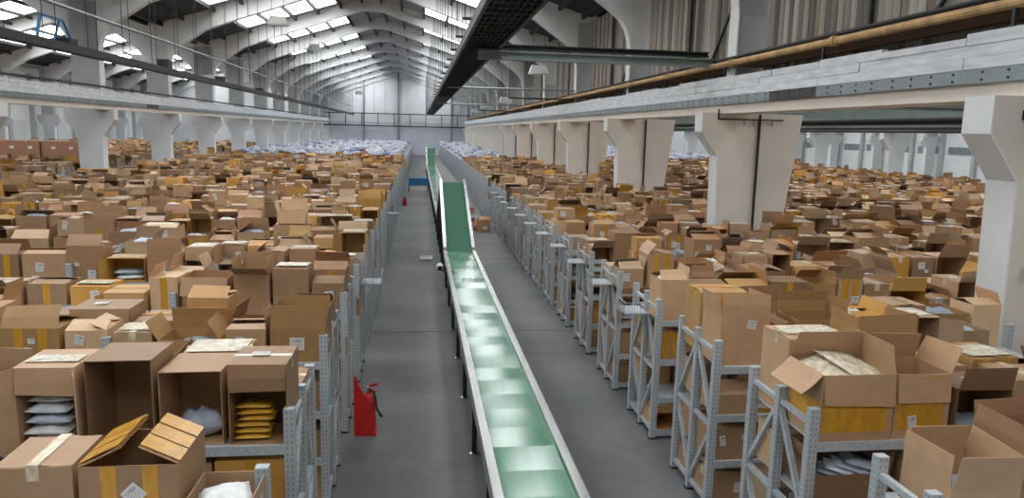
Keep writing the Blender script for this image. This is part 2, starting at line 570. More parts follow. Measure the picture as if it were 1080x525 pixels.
# weathered vertical boards closing the right side above the beam
wr = empty('wall_right_upper', (0, 0, 0))
tag(wr, 'weathered vertical board cladding between the right columns above the beam', 'wall', kind='structure')
bmats = []
for i, c in enumerate(((150, 144, 134), (120, 110, 100), (172, 166, 156), (134, 122, 108), (104, 98, 92), (160, 150, 142))):
    bmats.append('clad_%d' % i)
    mat('clad_%d' % i, srgb(*c), 0.85, noise=0.25, nscale=2.0, stretch=(5, 5, 0.35))
clad_me = [MB().box(0, 0.04, 0, 0.215, 5.7, 9.75).mesh('plank', b) for b in bmats]
wx = COLX[2] + 0.05
nbrd = 0
far_mb = MB()
for k in range(len(YF) - 1):
    y = YF[k] + 0.55
    if y < 0:
        continue
    while y < YF[k + 1] - 0.2:
        if nbrd < 170:
            obj('plank', rnd.choice(clad_me), wr, (wx + rnd.uniform(0, 0.03), y, 0))
            nbrd += 1
        else:
            q = rnd.uniform(0, 0.03)
            far_mb.box(wx + q, wx + q + 0.04, y, y + 0.215, 5.7, 9.75)
        y += 0.23
    rail = MB().box(wx - 0.1, wx - 0.01, YF[k] + 0.5, YF[k + 1], 5.95, 6.15)
    rail.build('rail', 'deck_dark', wr)
    MB().bar((wx - 0.06, YF[k] + 3.4, 6.1), (wx - 0.06, YF[k] + 0.7, 8.9), 0.06).build('cross_brace', 'steel_dark', wr)
    MB().bar((wx - 0.06, YF[k] + 5.0, 6.1), (wx - 0.06, YF[k] + 5.0, 9.6), 0.07).build('stud', 'steel_dark', wr)
tag(far_mb.build('far_plank', bmats[0], wr), kind='stuff')

# walls
wb = empty('wall_back', (0, Y_BACK, 0))
tag(wb, 'pale gable wall at the far end with panels and a dark walkway rail', 'wall', kind='structure')
MB().prism_y([(COLX[0] - 3, 0), (COLX[4] + 3, 0), (COLX[4] + 3, 14), (COLX[0] - 3, 14)], 0.2, 0.4).build('gable', 'wall_white', wb)
MB().box(COLX[1] + 1, COLX[2] - 1, 0.1, 0.2, 0, 4.6).build('lower_panel', 'wall_blue', wb)
x = COLX[1] + 1.0
while x < COLX[2] - 1:
    MB().box(x, x + 1.75, 0.05, 0.2, 5.2, zroof(x + 0.9 - XM) - 0.4).build('panel', 'wall_white', wb)
    x += 1.8
rl = MB().box(COLX[1], COLX[2], -0.5, -0.35, 4.55, 4.75).box(COLX[1], COLX[2], -0.5, -0.4, 6.55, 6.7)
rl.build('walkway_rail', 'steel_dark', wb)
for x in np.arange(COLX[1] + 1, COLX[2], 2.6):
    MB().box(x - 0.06, x + 0.06, -0.5, -0.4, 4.6, 6.6).build('rail_post', 'steel_dark', wb)
for x in (COLX[1] + 6.5, XM + 0.1, COLX[2] - 3.2):
    MB().box(x - 0.14, x + 0.14, -0.3, 0.05, 0, zroof(x - XM) - 0.2).build('post', 'steel_plate', wb)
wl = empty('wall_left', (COLX[0] - 1.5, 0, 0))
tag(wl, 'white side wall with pilasters behind the left columns', 'wall', kind='structure')
MB().box(-0.3, 0, Y_FRONT, Y_BACK, 0, 10).build('face', 'paint_white', wl)
for y in np.arange(0, Y_BACK, 4.7):
    MB().box(0, 0.35, y, y + 0.5, 0, 9).build('pilaster', 'paint_grey', wl)
    MB().box(0.0, 0.06, y + 1.2, y + 3.6, 1.0, 4.2).build('panel', 'wall_white', wl)
wr2 = empty('wall_right', (COLX[4] + 1.2, 0, 0))
tag(wr2, 'distant white side wall with window bands in the right hall', 'wall', kind='structure')
MB().box(0, 0.3, Y_FRONT, Y_BACK, 0, 11).build('face', 'paint_white', wr2)
for y in np.arange(20, Y_BACK, 5.0):
    MB().box(-0.4, 0, y, y + 0.5, 0, 10).build('pilaster', 'paint_grey', wr2)
    MB().box(-0.1, 0, y + 1.0, y + 4.4, 2.9, 3.7).build('window_band', 'steel_plate', wr2)
MB().box(COLX[4], COLX[4] + 1.2, Y_FRONT, Y_BACK, 9.6, 9.8).build('flat_soffit', 'deck_light', wr2, (-(COLX[4] + 1.2), 0, 0))
MB().box(COLX[0] - 1.5, COLX[0], Y_FRONT, Y_BACK, 9.7, 9.9).build('soffit', 'deck_light', wl, (-(COLX[0] - 1.5), 0, 0))
wf = MB().box(COLX[0] - 3, COLX[4] + 3, Y_FRONT - 0.3, Y_FRONT, 0, 14).build('wall_front', 'paint_grey')
tag(wf, 'plain pale wall behind the viewpoint', 'wall', kind='structure')

# cross girders under the right hall's beam
for k, y in enumerate(YF[1:9]):
    g = empty('cross_girder', (COLX[2] + 0.9, y + BAY / 2, 0))
    tag(g, 'pale girder spanning the right hall below its roof, %s from the front' % nth(k + 1), 'girder', 'right hall girders', 'structure')
    MB().box(0, SPAN - 1.8, -0.12, 0.12, 4.86, 4.94).build('bottom_flange', 'steel_green', g)
    MB().box(0, SPAN - 1.8, -0.03, 0.03, 4.94, 5.3).build('web', 'steel_green', g)
    MB().box(0, SPAN - 1.8, -0.12, 0.12, 5.3, 5.38).build('top_flange', 'steel_dark', g)
for k, x in enumerate((COLX[2] + 4, COLX[2] + 10, COLX[2] + 16)):
    g = empty('hanging_cable_duct', (x, 0, 0))
    tag(g, 'dark cable duct hung along the right hall, %s from the column line' % nth(k + 1), 'duct', 'right hall ducts')
    MB().box(-0.2, 0.2, 14, 110, 4.62, 4.72).build('duct_tray', 'steel_dark', g)
    MB().box(-0.15, 0.15, 14, 110, 4.72, 4.78).build('cable', 'steel_plate', g)

# twin green support beams from the black overhead conveyor to the right column
for nm, z0, z1, mm, wd in (('lower', 6.02, 6.24, 'steel_green', 'pale green'), ('upper', 6.36, 6.5, 'steel_dark', 'dark')):
    g = empty('support_beam', (0, 19.15, 0))
    tag(g, '%s %s support beam from the hanging black conveyor to the right column' % (nm, wd), 'beam')
    y0 = 0 if nm == 'lower' else 0.8
    MB().box(1.5, 7.95, y0, y0 + 0.2, z0, z0 + 0.03).build('flange', mm, g)
    MB().box(1.5, 7.95, y0, y0 + 0.2, z1 - 0.03, z1).build('flange', mm, g)
    MB().box(1.5, 7.95, y0 + 0.08, y0 + 0.12, z0 + 0.03, z1 - 0.03).build('web', mm, g)

for y, z, w in ((37.6, 6.35, 'nearer'), (56.8, 6.2, 'farther')):
    g = empty('tie_rail', (0, y, 0))
    tag(g, '%s thin grey tie rail between the hanging conveyor and the right columns' % w, 'rail')
    MB().tube((1.4, 0, z), (7.93, 0, z), 0.05, 8).build('rail', 'steel_plate', g)
    MB().tube((4.5, 0, z - 0.45), (7.93, 0, z - 0.45), 0.04, 8).build('lower_rail', 'steel_dark', g)
    for x in (4.5, 6.2):
        MB().tube((x, 0, z - 0.45), (x, 0, z), 0.025, 6).build('dropper', 'steel_dark', g)

# black overhead conveyor hung on rods
oc = empty('overhead_conveyor', (0, 0, 0))
tag(oc, 'long black mesh conveyor hung from the roof above the aisle', 'conveyor')
OX0, OX1, OZ = 1.16, 2.12, 6.4
for x in (OX0, OX1):
    MB().box(x - 0.04, x + 0.04, 5.5, 116, OZ - 0.02, OZ + 0.22).build('side_channel', 'black_mesh', oc)
MB().box(OX0 + 0.04, OX1 - 0.04, 5.5, 116, OZ + 0.1, OZ + 0.12).build('mesh_bed', 'black_mesh', oc)
for i in range(6):
    x = OX0 + 0.14 + i * (OX1 - OX0 - 0.28) / 5
    MB().box(x - 0.012, x + 0.012, 5.5, 116, OZ + 0.02, OZ + 0.1).build('runner', 'steel_dark', oc)
cross = MB().box(OX0, OX1, 0, 0.05, OZ + 0.0, OZ + 0.06).mesh('cross_bar', 'steel_dark')
for i, y in enumerate(np.arange(5.8, 50, 0.6)):
    obj('cross_bar', cross, oc, (0, y, 0))
arm = MB().box(OX0 - 0.22, OX1 + 0.12, 0, 0.06, OZ + 0.2, OZ + 0.26).mesh('hanger_arm', 'steel_dark')
for i, y in enumerate(np.arange(7, 114, 3.2)):
    obj('hanger_arm', arm, oc, (0, y, 0))
    for x in (OX0 - 0.18, OX1 + 0.06):
        MB().tube((x, y + 0.03, OZ + 0.2), (x, y + 0.03, zroof(x - XM) - 0.2), 0.012, 5).build('hanger_rod', 'steel_dark', oc)

# left suspended cable tray with an upper rail
ct = empty('suspended_cable_tray', (0, 0, 0))
tag(ct, 'dark cable tray hung on rods across the left half of the hall', 'cable tray')
TX = -9.7
MB().box(TX - 0.16, TX + 0.16, 8, 112, 6.08, 6.14).build('tray_bed', 'steel_dark', ct)
for s_ in (-1, 1):
    MB().box(TX + s_ * 0.16 - 0.015, TX + s_ * 0.16 + 0.015, 8, 112, 6.08, 6.3).build('tray_side', 'steel_dark', ct)
MB().tube((TX, 8, 7.3), (TX, 112, 7.3), 0.05, 8).build('upper_rail', 'steel_plate', ct)
for i, y in enumerate(np.arange(9, 110, 1.3)):
    x = TX + (0.13 if i % 2 else -0.13)
    MB().tube((x, y, 6.2), (x, y, zroof(x - XM) - 0.15), 0.012, 5).build('hanger_rod', 'steel_dark', ct)
for i, y in enumerate((22, 27.5, 30, 36, 38, 44, 47, 52)):
    MB().box(TX - 0.2, TX + 0.2, y, y + 0.5, 6.3, 6.45 + 0.08 * (i % 3)).build('junction_box', 'paint_grey' if i % 2 else 'steel_dark', ct)
fr = empty('blue_bracket_frame', (TX, 21.0, 0))
tag(fr, 'small blue steel bracket frame standing on the left hanging cable tray', 'bracket')
f_ = [(-0.16, 0, 6.32), (-0.16, 0.25, 6.95), (-0.16, 1.5, 6.95), (-0.16, 2.1, 6.32)]
for a, b_ in zip(f_, f_[1:]):
    MB().bar(a, b_, 0.06).build('bar', 'blue_paint', fr)
MB().bar(f_[0], f_[3], 0.06).build('bar', 'blue_paint', fr)
MB().bar((-0.16, 0.9, 6.32), (-0.16, 1.3, 6.95), 0.05).build('brace', 'blue_paint', fr)
# thin cables on the left beam and slim dark pipe
lp = MB().tube((COLX[1] + 1.0, 6, 5.8), (COLX[1] + 1.0, 120, 5.8), 0.05, 8).build('dark_pipe', 'black_rubber')
tag(lp, 'thin dark pipe lying along the top of the left beam', 'pipe')

# hanging lamps
lamp_body = MB().prism_y([(-0.5, 0), (0.5, 0), (0.36, 0.42), (-0.36, 0.42)], -0.3, 0.3).mesh('shade', 'lamp_white')
lamp_under = MB().box(-0.42, 0.42, -0.24, 0.24, -0.03, 0.0).mesh('diffuser', 'white_plastic')
for i, (x, y, z, w) in enumerate(((-7.2, 40, 9.3, 'nearest on the left'), (-8.07, 60, 10.1, 'second on the left'), (-8.0, 80, 9.3, 'third on the left'), (-7.9, 100, 8.6, 'fourth on the left'),
                                 (6.07, 38, 7.15, 'nearest on the right'), (6.6, 57, 6.4, 'second on the right'), (6.6, 72, 6.4, 'third on the right'), (6.6, 88, 6.4, 'fourth on the right'))):
    l = empty('hanging_lamp', (x, y, z))
    tag(l, 'pale box shaped lamp hanging from the roof, %s side' % w, 'lamp', 'hanging hall lamps')
    obj('shade', lamp_body, l)
    obj('diffuser', lamp_under, l)
    for s_ in (-0.3, 0.3):
        MB().tube((s_, 0, 0.4), (s_, 0, zroof(x + s_ - XM) - z), 0.012, 5).build('rod', 'steel_dark', l)

cdt = empty('diagonal_conduit', (COLX[2], YF[2] - 0.04, 0))
tag(cdt, 'black bent cable conduit crossing the nearest right column head', 'conduit')
MB().path([(-0.95, 0, 5.0), (-0.95, 0, 4.55), (-0.2, 0, 3.3), (0.35, 0, 2.5)], 0.03, 8).build('pipe_run', 'steel_dark', cdt)
MB().box(-1.0, -0.9, -0.03, 0.03, 4.5, 4.62).build('elbow_clamp', 'steel_dark', cdt)
cdt = empty('hooked_conduit', (COLX[2], YF[3] - 0.04, 0))
tag(cdt, 'thin black conduit with cable hooks on the second right column head', 'conduit')
MB().path([(-1.0, 0, 4.9), (-1.0, 0, 4.65), (0.75, 0, 4.65)], 0.02, 6).build('pipe_run', 'steel_dark', cdt)
for x in (-0.3, -0.05, 0.45):
    MB().bar((x, 0, 4.65), (x, 0, 4.5), 0.015).build('hook', 'steel_dark', cdt)
# little black call box on the nearest right column
cbx = empty('call_box', (COLX[2] - 0.6, YF[2] - 0.05, 2.45))
tag(cbx, 'small black call box mounted low on the nearest right column', 'call box')
MB().box(-0.05, 0.05, -0.05, 0.03, 0, 0.2).build('housing', 'black_rubber', cbx)
MB().box(-0.03, 0.03, -0.06, -0.05, 0.1, 0.16).build('plate', 'white_plastic', cbx)
MB().tube((0, 0.02, 0.2), (0, 0.02, 1.3), 0.008, 6).build('wire', 'paint_grey', cbx)

# ------------------------------------------------------------------ conveyors in the aisle
CX0, CX1 = 0.70, 1.60


def conveyor(name, label, y0, z0, y1, z1, beltmat, legs, railh=0.1, panels=0):
    root = empty(name, (0, y0, 0))
    tag(root, label, 'conveyor')
    L = y1 - y0

    def zb(y):
        return z0 + (z1 - z0) * y / L

    def slab(xa, xb, dz0, dz1):
        v = [(xa, 0, z0 + dz0), (xb, 0, z0 + dz0), (xb, L, z1 + dz0), (xa, L, z1 + dz0)]
        v += [(x, y, z + dz1 - dz0) for x, y, z in v]
        return MB().add(v, [(3, 2, 1, 0), (4, 5, 6, 7), (0, 1, 5, 4), (1, 2, 6, 5), (2, 3, 7, 6), (3, 0, 4, 7)])
    n = max(1, panels)
    brnd = random.Random(3)
    if panels:
        bt = MB()
        for i in range(n + 1):
            y = L * i / n
            dz = brnd.uniform(-0.011, 0.011)
            bt.v += [(CX0 + 0.1, y, zb(y) + dz), (CX1 - 0.1, y, zb(y) + dz)]
        bt.f = [(2 * i, 2 * i + 1, 2 * i + 3, 2 * i + 2) for i in range(n)]
        k = len(bt.v)
        bt.v += [(x, y, z - 0.02) for x, y, z in bt.v]
        bt.f += [(k + 2 * i + 2, k + 2 * i + 3, k + 2 * i + 1, k + 2 * i) for i in range(n)]
        bt.f += [(0, k, k + 1, 1), (2 * n, 2 * n + 1, k + 2 * n + 1, k + 2 * n)]
        bt.build('belt', beltmat, root)
    else:
        slab(CX0 + 0.1, CX1 - 0.1, -0.02, 0.0).build('belt', beltmat, root)
    for xa, xb in ((CX0, CX0 + 0.095), (CX1 - 0.095, CX1)):
        slab(xa, xb, -0.14, railh - 0.05).build('side_rail', 'stainless', root)
    slab(CX0 + 0.096, CX1 - 0.096, -0.14, -0.05).build('bed', 'steel_dark', root)
    for y, zz_ in ((0.02, z0), (L - 0.02, z1)):
        MB().tube((CX0 + 0.1, y, zz_ - 0.06), (CX1 - 0.1, y, zz_ - 0.06), 0.035, 10).build('end_roller', 'stainless', root)
    for y in legs:
        zt = zb(y) - 0.13
        for x in (CX0 + 0.035, CX1 - 0.035):
            lg = MB().box(x - 0.03, x + 0.03, y - 0.03, y + 0.03, 0.03, zt).build('leg', 'black_rubber', root)
            MB().lathe([(0.06, 0), (0.06, 0.015), (0.02, 0.03)], (x, y, 0), 10).build('foot', 'stainless', lg)
        MB().box(CX0 + 0.06, CX1 - 0.06, y - 0.02, y + 0.02, 0.28, 0.32).build('cross_tie', 'black_rubber', root)
    return root


cv = conveyor('belt_conveyor', 'long flat green belt conveyor with steel rails in the near aisle', 2.0, 0.8, 20.55, 0.8, 'belt_green', [0.9 + 2.05 * i for i in range(9)], panels=34)
conveyor('incline_conveyor', 'steep green incline conveyor rising from the near belt', 20.6, 0.8, 25.4, 2.42, 'belt_deep', [1.0, 2.6, 4.4], railh=0.16)
conveyor('descent_conveyor', 'steel conveyor section dropping behind the near green incline', 25.45, 2.38, 29.4, 0.82, 'belt_deep', [1.2, 2.8], railh=0.1)
conveyor('far_belt_conveyor', 'pale green flat conveyor beyond the near incline', 29.5, 0.8, 69.9, 0.8, 'belt_green', [1 + 2.6 * i for i in range(15)], panels=60)
conveyor('far_incline_conveyor', 'small far green incline conveyor near the white bags', 70.0, 0.8, 75.0, 2.35, 'belt_deep', [1.0, 2.6, 4.4], railh=0.16)
mo = empty('drive_motor', (CX0 - 0.14, 19.0, 0.6))
tag(mo, 'small grey drive motor hung on the left of the conveyor below the incline', 'motor')
MB().tube((0, 0, 0), (0, 0.34, 0), 0.09, 12).build('housing', 'white_plastic', mo)
MB().tube((0, -0.06, 0), (0, 0, 0), 0.07, 12).build('fan_cover', 'black_rubber', mo)
MB().box(0.05, 0.17, 0.08, 0.22, -0.05, 0.05).build('mount', 'steel_dark', mo)

# blue table, red stool, white tray in the aisle
bt_ = empty('blue_table', (0, 50.5, 0))
tag(bt_, 'blue work table across the left aisle by the far conveyor', 'table')
MB().box(-0.72, 0.66, -0.4, 0.4, 0.88, 0.94).build('table_top', 'blue_paint', bt_)
MB().box(-0.70, 0.64, -0.38, -0.34, 0.42, 0.88).build('skirt_panel', 'blue_paint', bt_)
for x in (-0.66, 0.6):
    for y in (-0.34, 0.34):
        MB().box(x - 0.03, x + 0.03, y - 0.03, y + 0.03, 0, 0.82).build('leg', 'steel_dark', bt_)
rs = empty('red_canister', (-0.78, 41.0, 0))
rs.scale = (0.8, 0.8, 0.62)
tag(rs, 'small red canister on the floor by the far left racks', 'canister')
MB().lathe([(0.13, 0), (0.14, 0.04), (0.14, 0.55), (0.06, 0.7), (0.05, 0.78)], (0, 0, 0), 14).build('body', 'red_paint', rs)
MB().box(-0.08, 0.05, -0.02, 0.02, 0.78, 0.84).build('handle', 'black_rubber', rs)
wt = empty('white_tray', (0.25, 23.8, 0))
tag(wt, 'shallow white tray lying on the floor left of the incline', 'tray')
MB().box(-0.2, 0.2, -0.3, 0.3, 0, 0.03).build('base', 'white_plastic', wt)
for a in ((-0.2, -0.18, -0.3, 0.3), (0.18, 0.2, -0.3, 0.3), (-0.18, 0.18, -0.3, -0.28), (-0.18, 0.18, 0.28, 0.3)):
    MB().box(a[0], a[1], a[2], a[3], 0.03, 0.08).build('rim', 'white_plastic', wt)

# red fire extinguisher with hose on a red wedge stand
fe = empty('fire_extinguisher', (-0.72, 9.85, 0))
tag(fe, 'red fire extinguisher with black hose on a red stand beside the left racks', 'fire extinguisher')
MB().prism_y([(-0.15, 0.03), (0.13, 0.03), (0.12, 0.30), (0.05, 0.48), (-0.08, 0.72), (-0.12, 0.86), (-0.15, 0.84)], -0.13, -0.09).build('stand_front', 'red_paint', fe)
MB().box(-0.15, 0.15, -0.13, 0.16, 0, 0.03).build('stand_base', 'red_paint', fe)
MB().lathe([(0.085, 0.03), (0.095, 0.06), (0.095, 0.45), (0.07, 0.53), (0.03, 0.57), (0.03, 0.6)], (0.04, 0.02, 0), 18).build('cylinder', 'red_paint', fe)
vl = MB().lathe([(0.025, 0.6), (0.03, 0.62), (0.03, 0.66), (0.02, 0.68)], (0.04, 0.02, 0), 10).build('valve', 'stainless', fe)
MB().bar((0.04, 0.02, 0.67), (0.16, -0.02, 0.71), 0.03).bar((0.04, 0.02, 0.64), (0.15, -0.02, 0.6), 0.025).build('lever', 'red_paint', vl)
MB().path([(0.05, 0.0, 0.63), (0.11, -0.04, 0.6), (0.14, -0.06, 0.5), (0.15, -0.06, 0.38), (0.19, -0.06, 0.3)], 0.016).build('hose', 'black_rubber', fe)
MB().tube((0.19, -0.06, 0.3), (0.22, -0.06, 0.25), 0.022, 8).build('nozzle', 'black_rubber', fe)

# ------------------------------------------------------------------ racks
LX, RX = -0.97, 3.22               # aisle faces of the racks
L_ROW = lambda k: 3.55 + 2.1 * k   # near posts, left rows
R_ROW = lambda k: 3.4 + 1.98 * k   # near posts, right rows
DEPTH = 1.14
LEVELS = (0.12, 0.60, 1.14, 1.70)
NROW_L, NROW_R = 25, 27     # rows that carry boxes; rows behind them carry bags
RACKS_L, RACKS_R = 56, 59

post_me = MB().box(-0.043, 0.043, -0.035, 0.035, 0, 2.0).mesh('post', 'perforated')
foot_me = MB().box(-0.05, 0.05, -0.045, 0.045, 0, 0.02).mesh('foot_plate', 'steel_dark')


def brace_meshes():
    h = MB().bar((0, 0.03, 0), (0, 0.54, 0), 0.045, 0.045).mesh('tie', 'galvanised')
    d1 = MB().bar((0, 0.03, 0), (0, 0.54, 0.78), 0.045, 0.045).mesh('diagonal', 'galvanised')
    d2 = MB().bar((0, 0.54, 0), (0, 0.03, 0.78), 0.045, 0.045).mesh('diagonal', 'galvanised')
    return h, d1, d2


TIE, DG1, DG2 = brace_meshes()
deck_cache = {}


def shelf_mesh(x0, x1):
    k = (round(x0, 2), round(x1, 2))
    if k not in deck_cache:
        mb = MB().box(x0, x1, 0.035, DEPTH - 0.035, -0.02, 0)
        mb.box(x0, x1, 0.005, 0.033, -0.08, 0.0).box(x0, x1, DEPTH - 0.033, DEPTH - 0.005, -0.08, 0.0)
        deck_cache[k] = mb.mesh('shelf', 'galvanised')
    return deck_cache[k]


def rack_row(xa, length, y, label, group, detail):
    """xa aisle face; length signed along x; three posts deep, back to back"""
    sg = 1 if length > 0 else -1
    n = max(1, int(round(abs(length) / 2.05)))
    step = length / n
    root = empty('steel_rack', (xa + sg * 0.04, y, 0))
    tag(root, label, 'rack', group)
    if detail >= 1:
        for i in range(n + 1):
            if detail == 1 and i > 2 and i < n:
                continue
            for q in (0.03, DEPTH / 2, DEPTH - 0.03):
                p = obj('post', post_me, root, (i * step, q, 0))
                if detail > 1 and i == 0:
                    obj('foot_plate', foot_me, p)
            if i <= (1 if detail > 1 else 0):
                for h_ in range(2):
                    q = 0.03 + h_ * (DEPTH / 2 - 0.03)
                    for z in (0.12, 1.0, 1.86):
                        obj('tie', TIE, root, (i * step, q - 0.0, z))
                    obj('diagonal', DG1 if h_ == 0 else DG2, root, (i * step, q, 1.04))
                    obj('diagonal', DG2 if h_ == 0 else DG1, root, (i * step, q, 0.17))
        for i in range(n):
            for z in (LEVELS if i < 3 else LEVELS[2:]):
                a = i * step
                x0, x1 = min(a, a + step) + 0.036, max(a, a + step) - 0.036
                obj('shelf', shelf_mesh(x0 - a, x1 - a), root, (a, 0, z))
    else:
        mb = MB()
        for i in range(n + 1):
            for q in (0.03, DEPTH / 2, DEPTH - 0.03):
                mb.box(i * step - 0.035, i * step + 0.035, q - 0.03, q + 0.03, 0, 2.0)
        for z in (0.12, 1.0, 1.86):
            mb.bar((0, 0.03, z), (0, DEPTH - 0.03, z), 0.035, 0.04)
        mb.bar((0, 0.03, 0.15), (0, 0.57, 1.0), 0.03).bar((0, 0.57, 1.0), (0, 1.1, 0.15), 0.03)
        mb.bar((0, 0.57, 1.0), (0, 0.03, 1.86), 0.03).bar((0, 0.57, 1.0), (0, 1.1, 1.86), 0.03)
        tag(mb.build('frame', 'galvanised', root), kind='stuff')
        for z in LEVELS:
            MB().box(min(0.04 * sg, length), max(0.04 * sg, length), 0.01, DEPTH - 0.01, z - 0.05, z).build('shelf', 'galvanised', root)
    return root


LEN_L = -13.2


def LEN_R(k):
    y = R_ROW(k)
    return 4.0 if any(y - 0.1 < c + 0.6 and y + DEPTH + 0.1 > c - 0.1 for c in YF) else 6.2

for k in range(RACKS_L):
    rack_row(LX, LEN_L, L_ROW(k), 'grey steel rack of the %s row from the front, left of the conveyor' % nth(k + 1), 'racks left of the aisle', 2 if k < 5 else (1 if k < 12 else 0))
for k in range(RACKS_R):
    rack_row(RX, LEN_R(k), R_ROW(k), 'grey steel rack of the %s row from the front, right of the conveyor' % nth(k + 1), 'racks right of the aisle', 2 if k < 7 else (1 if k < 14 else 0))
X2 = COLX[2] + 1.1
for k in range(2, 59):
    rack_row(X2, 20.4, R_ROW(k), 'grey steel rack of the %s row in the right hall beyond the columns' % nth(k - 1), 'racks in the right hall', 0)
for k in range(10, 40):
    rack_row(COLX[1] - 1.2, -20.4, L_ROW(k), 'grey steel rack of the %s row in the left hall beyond the columns' % nth(k - 9), 'racks in the left hall', 0)


# wire baskets hooked to rack ends
def wire_basket(x, y, z, sg, label):
    w = empty('wire_basket', (x, y, z))
    tag(w, label, 'basket', 'wire baskets on the rack ends')
    a, d, h = 0.34, 0.5, 0.16
    fr_ = MB()
    for zz_ in (0, h):
        fr_.bar((0, 0, zz_), (sg * a, 0, zz_), 0.012).bar((0, d, zz_), (sg * a, d, zz_), 0.012).bar((0, 0, zz_), (0, d, zz_), 0.012).bar((sg * a, 0, zz_), (sg * a, d, zz_), 0.012)
    fr_.build('rim', 'wire', w)
    ms = MB()
    for i in range(1, 8):
        ms.bar((sg * a * i / 8, 0, 0), (sg * a * i / 8, d, 0), 0.006)
        ms.bar((sg * a * i / 8, 0, 0), (sg * a * i / 8, 0, h), 0.006)
    for i in range(1, 11):
        ms.bar((0, d * i / 11, 0), (sg * a, d * i / 11, 0), 0.006)
        ms.bar((sg * a, d * i / 11, 0), (sg * a, d * i / 11, h), 0.006)
    ms.build('mesh', 'wire', w)
    MB().box(min(sg * 0.01, sg * (a - 0.02)), max(sg * 0.01, sg * (a - 0.02)), 0.02, d - 0.02, 0.004, 0.01).build('liner_sheet', 'galvanised', w)


for k in range(3, 14):
    wire_basket(RX - 0.01, R_ROW(k) + 0.3, 1.72, -1, 'wire basket hooked on the end of the %s rack row right of conveyor' % nth(k + 1))
for k in (4, 9):
    wire_basket(LX + 0.01, L_ROW(k) + 0.3, 1.6, 1, 'wire basket hooked on the end of the %s rack row left of conveyor' % nth(k + 1))


# ------------------------------------------------------------------ cartons
TH = 0.007


def shell(w, d, h, j):
    x, y = w / 2, d / 2
    t = TH
    q = lambda s=0.006: j.uniform(-s, s)
    ot = [(-x + q(), -y + q(), h), (x + q(), -y + q(), h), (x + q(), y + q(), h), (-x + q(), y + q(), h)]
    it = [(a + (t if a < 0 else -t), b_ + (t if b_ < 0 else -t), z) for a, b_, z in ot]
    v = [(-x, -y, 0), (x, -y, 0), (x, y, 0), (-x, y, 0)] + ot + it
    v += [(-x + t, -y + t, t), (x - t, -y + t, t), (x - t, y - t, t), (-x + t, y - t, t)]
    f = [(3, 2, 1, 0)]
    for i in range(4):
        n = (i + 1) % 4
        f += [(i, n, 4 + n, 4 + i), (4 + i, 4 + n, 8 + n, 8 + i), (8 + i, 8 + n, 12 + n, 12 + i)]
    f.append((12, 13, 14, 15))
    return v, f, ot


def flap(p, q, length, ang, j):
    """panel hinged on the rim edge p->q (counter-clockwise seen from above)"""
    p, q = Vector(p), Vector(q)
    e = (q - p).normalized()
    up_ = Vector((0, 0, 1))
    inn = up_.cross(e)
    a = R(ang)
    d = inn * math.cos(a) + up_ * math.sin(a)
    nrm = d.cross(e)
    ins = 0.006
    p, q = p + e * ins, q - e * ins
    # two strips so that the panel can be slightly bowed
    bow = j.uniform(-0.02, 0.02)
    sk = j.uniform(-0.012, 0.012)
    rows_ = [(0, 0), (0.5, bow), (1, j.uniform(-0.01, 0.01))]
    v = []
    for t, o_ in rows_:
        for base, s_ in ((p, 1), (q, -1)):
            c = base + d * (length * t + s_ * sk * t) + nrm * o_ * t + e * (s_ * 0.006 * t)
            v += [tuple(c - nrm * 0.002), tuple(c + nrm * 0.003)]
    f = []
    for i in range(2):
        a_, b_ = 4 * i, 4 * i + 4
        f += [(a_, a_ + 2, b_ + 2, b_), (a_ + 1, b_ + 1, b_ + 3, a_ + 3), (a_, b_, b_ + 1, a_ + 1), (a_ + 2, a_ + 3, b_ + 3, b_ + 2)]
    f += [(0, 1, 3, 2), (8, 10, 11, 9)]
    return v, f


def rot_side(v, d, h):
    return [(x, d / 2 - z, y + h / 2) for x, y, z in v]


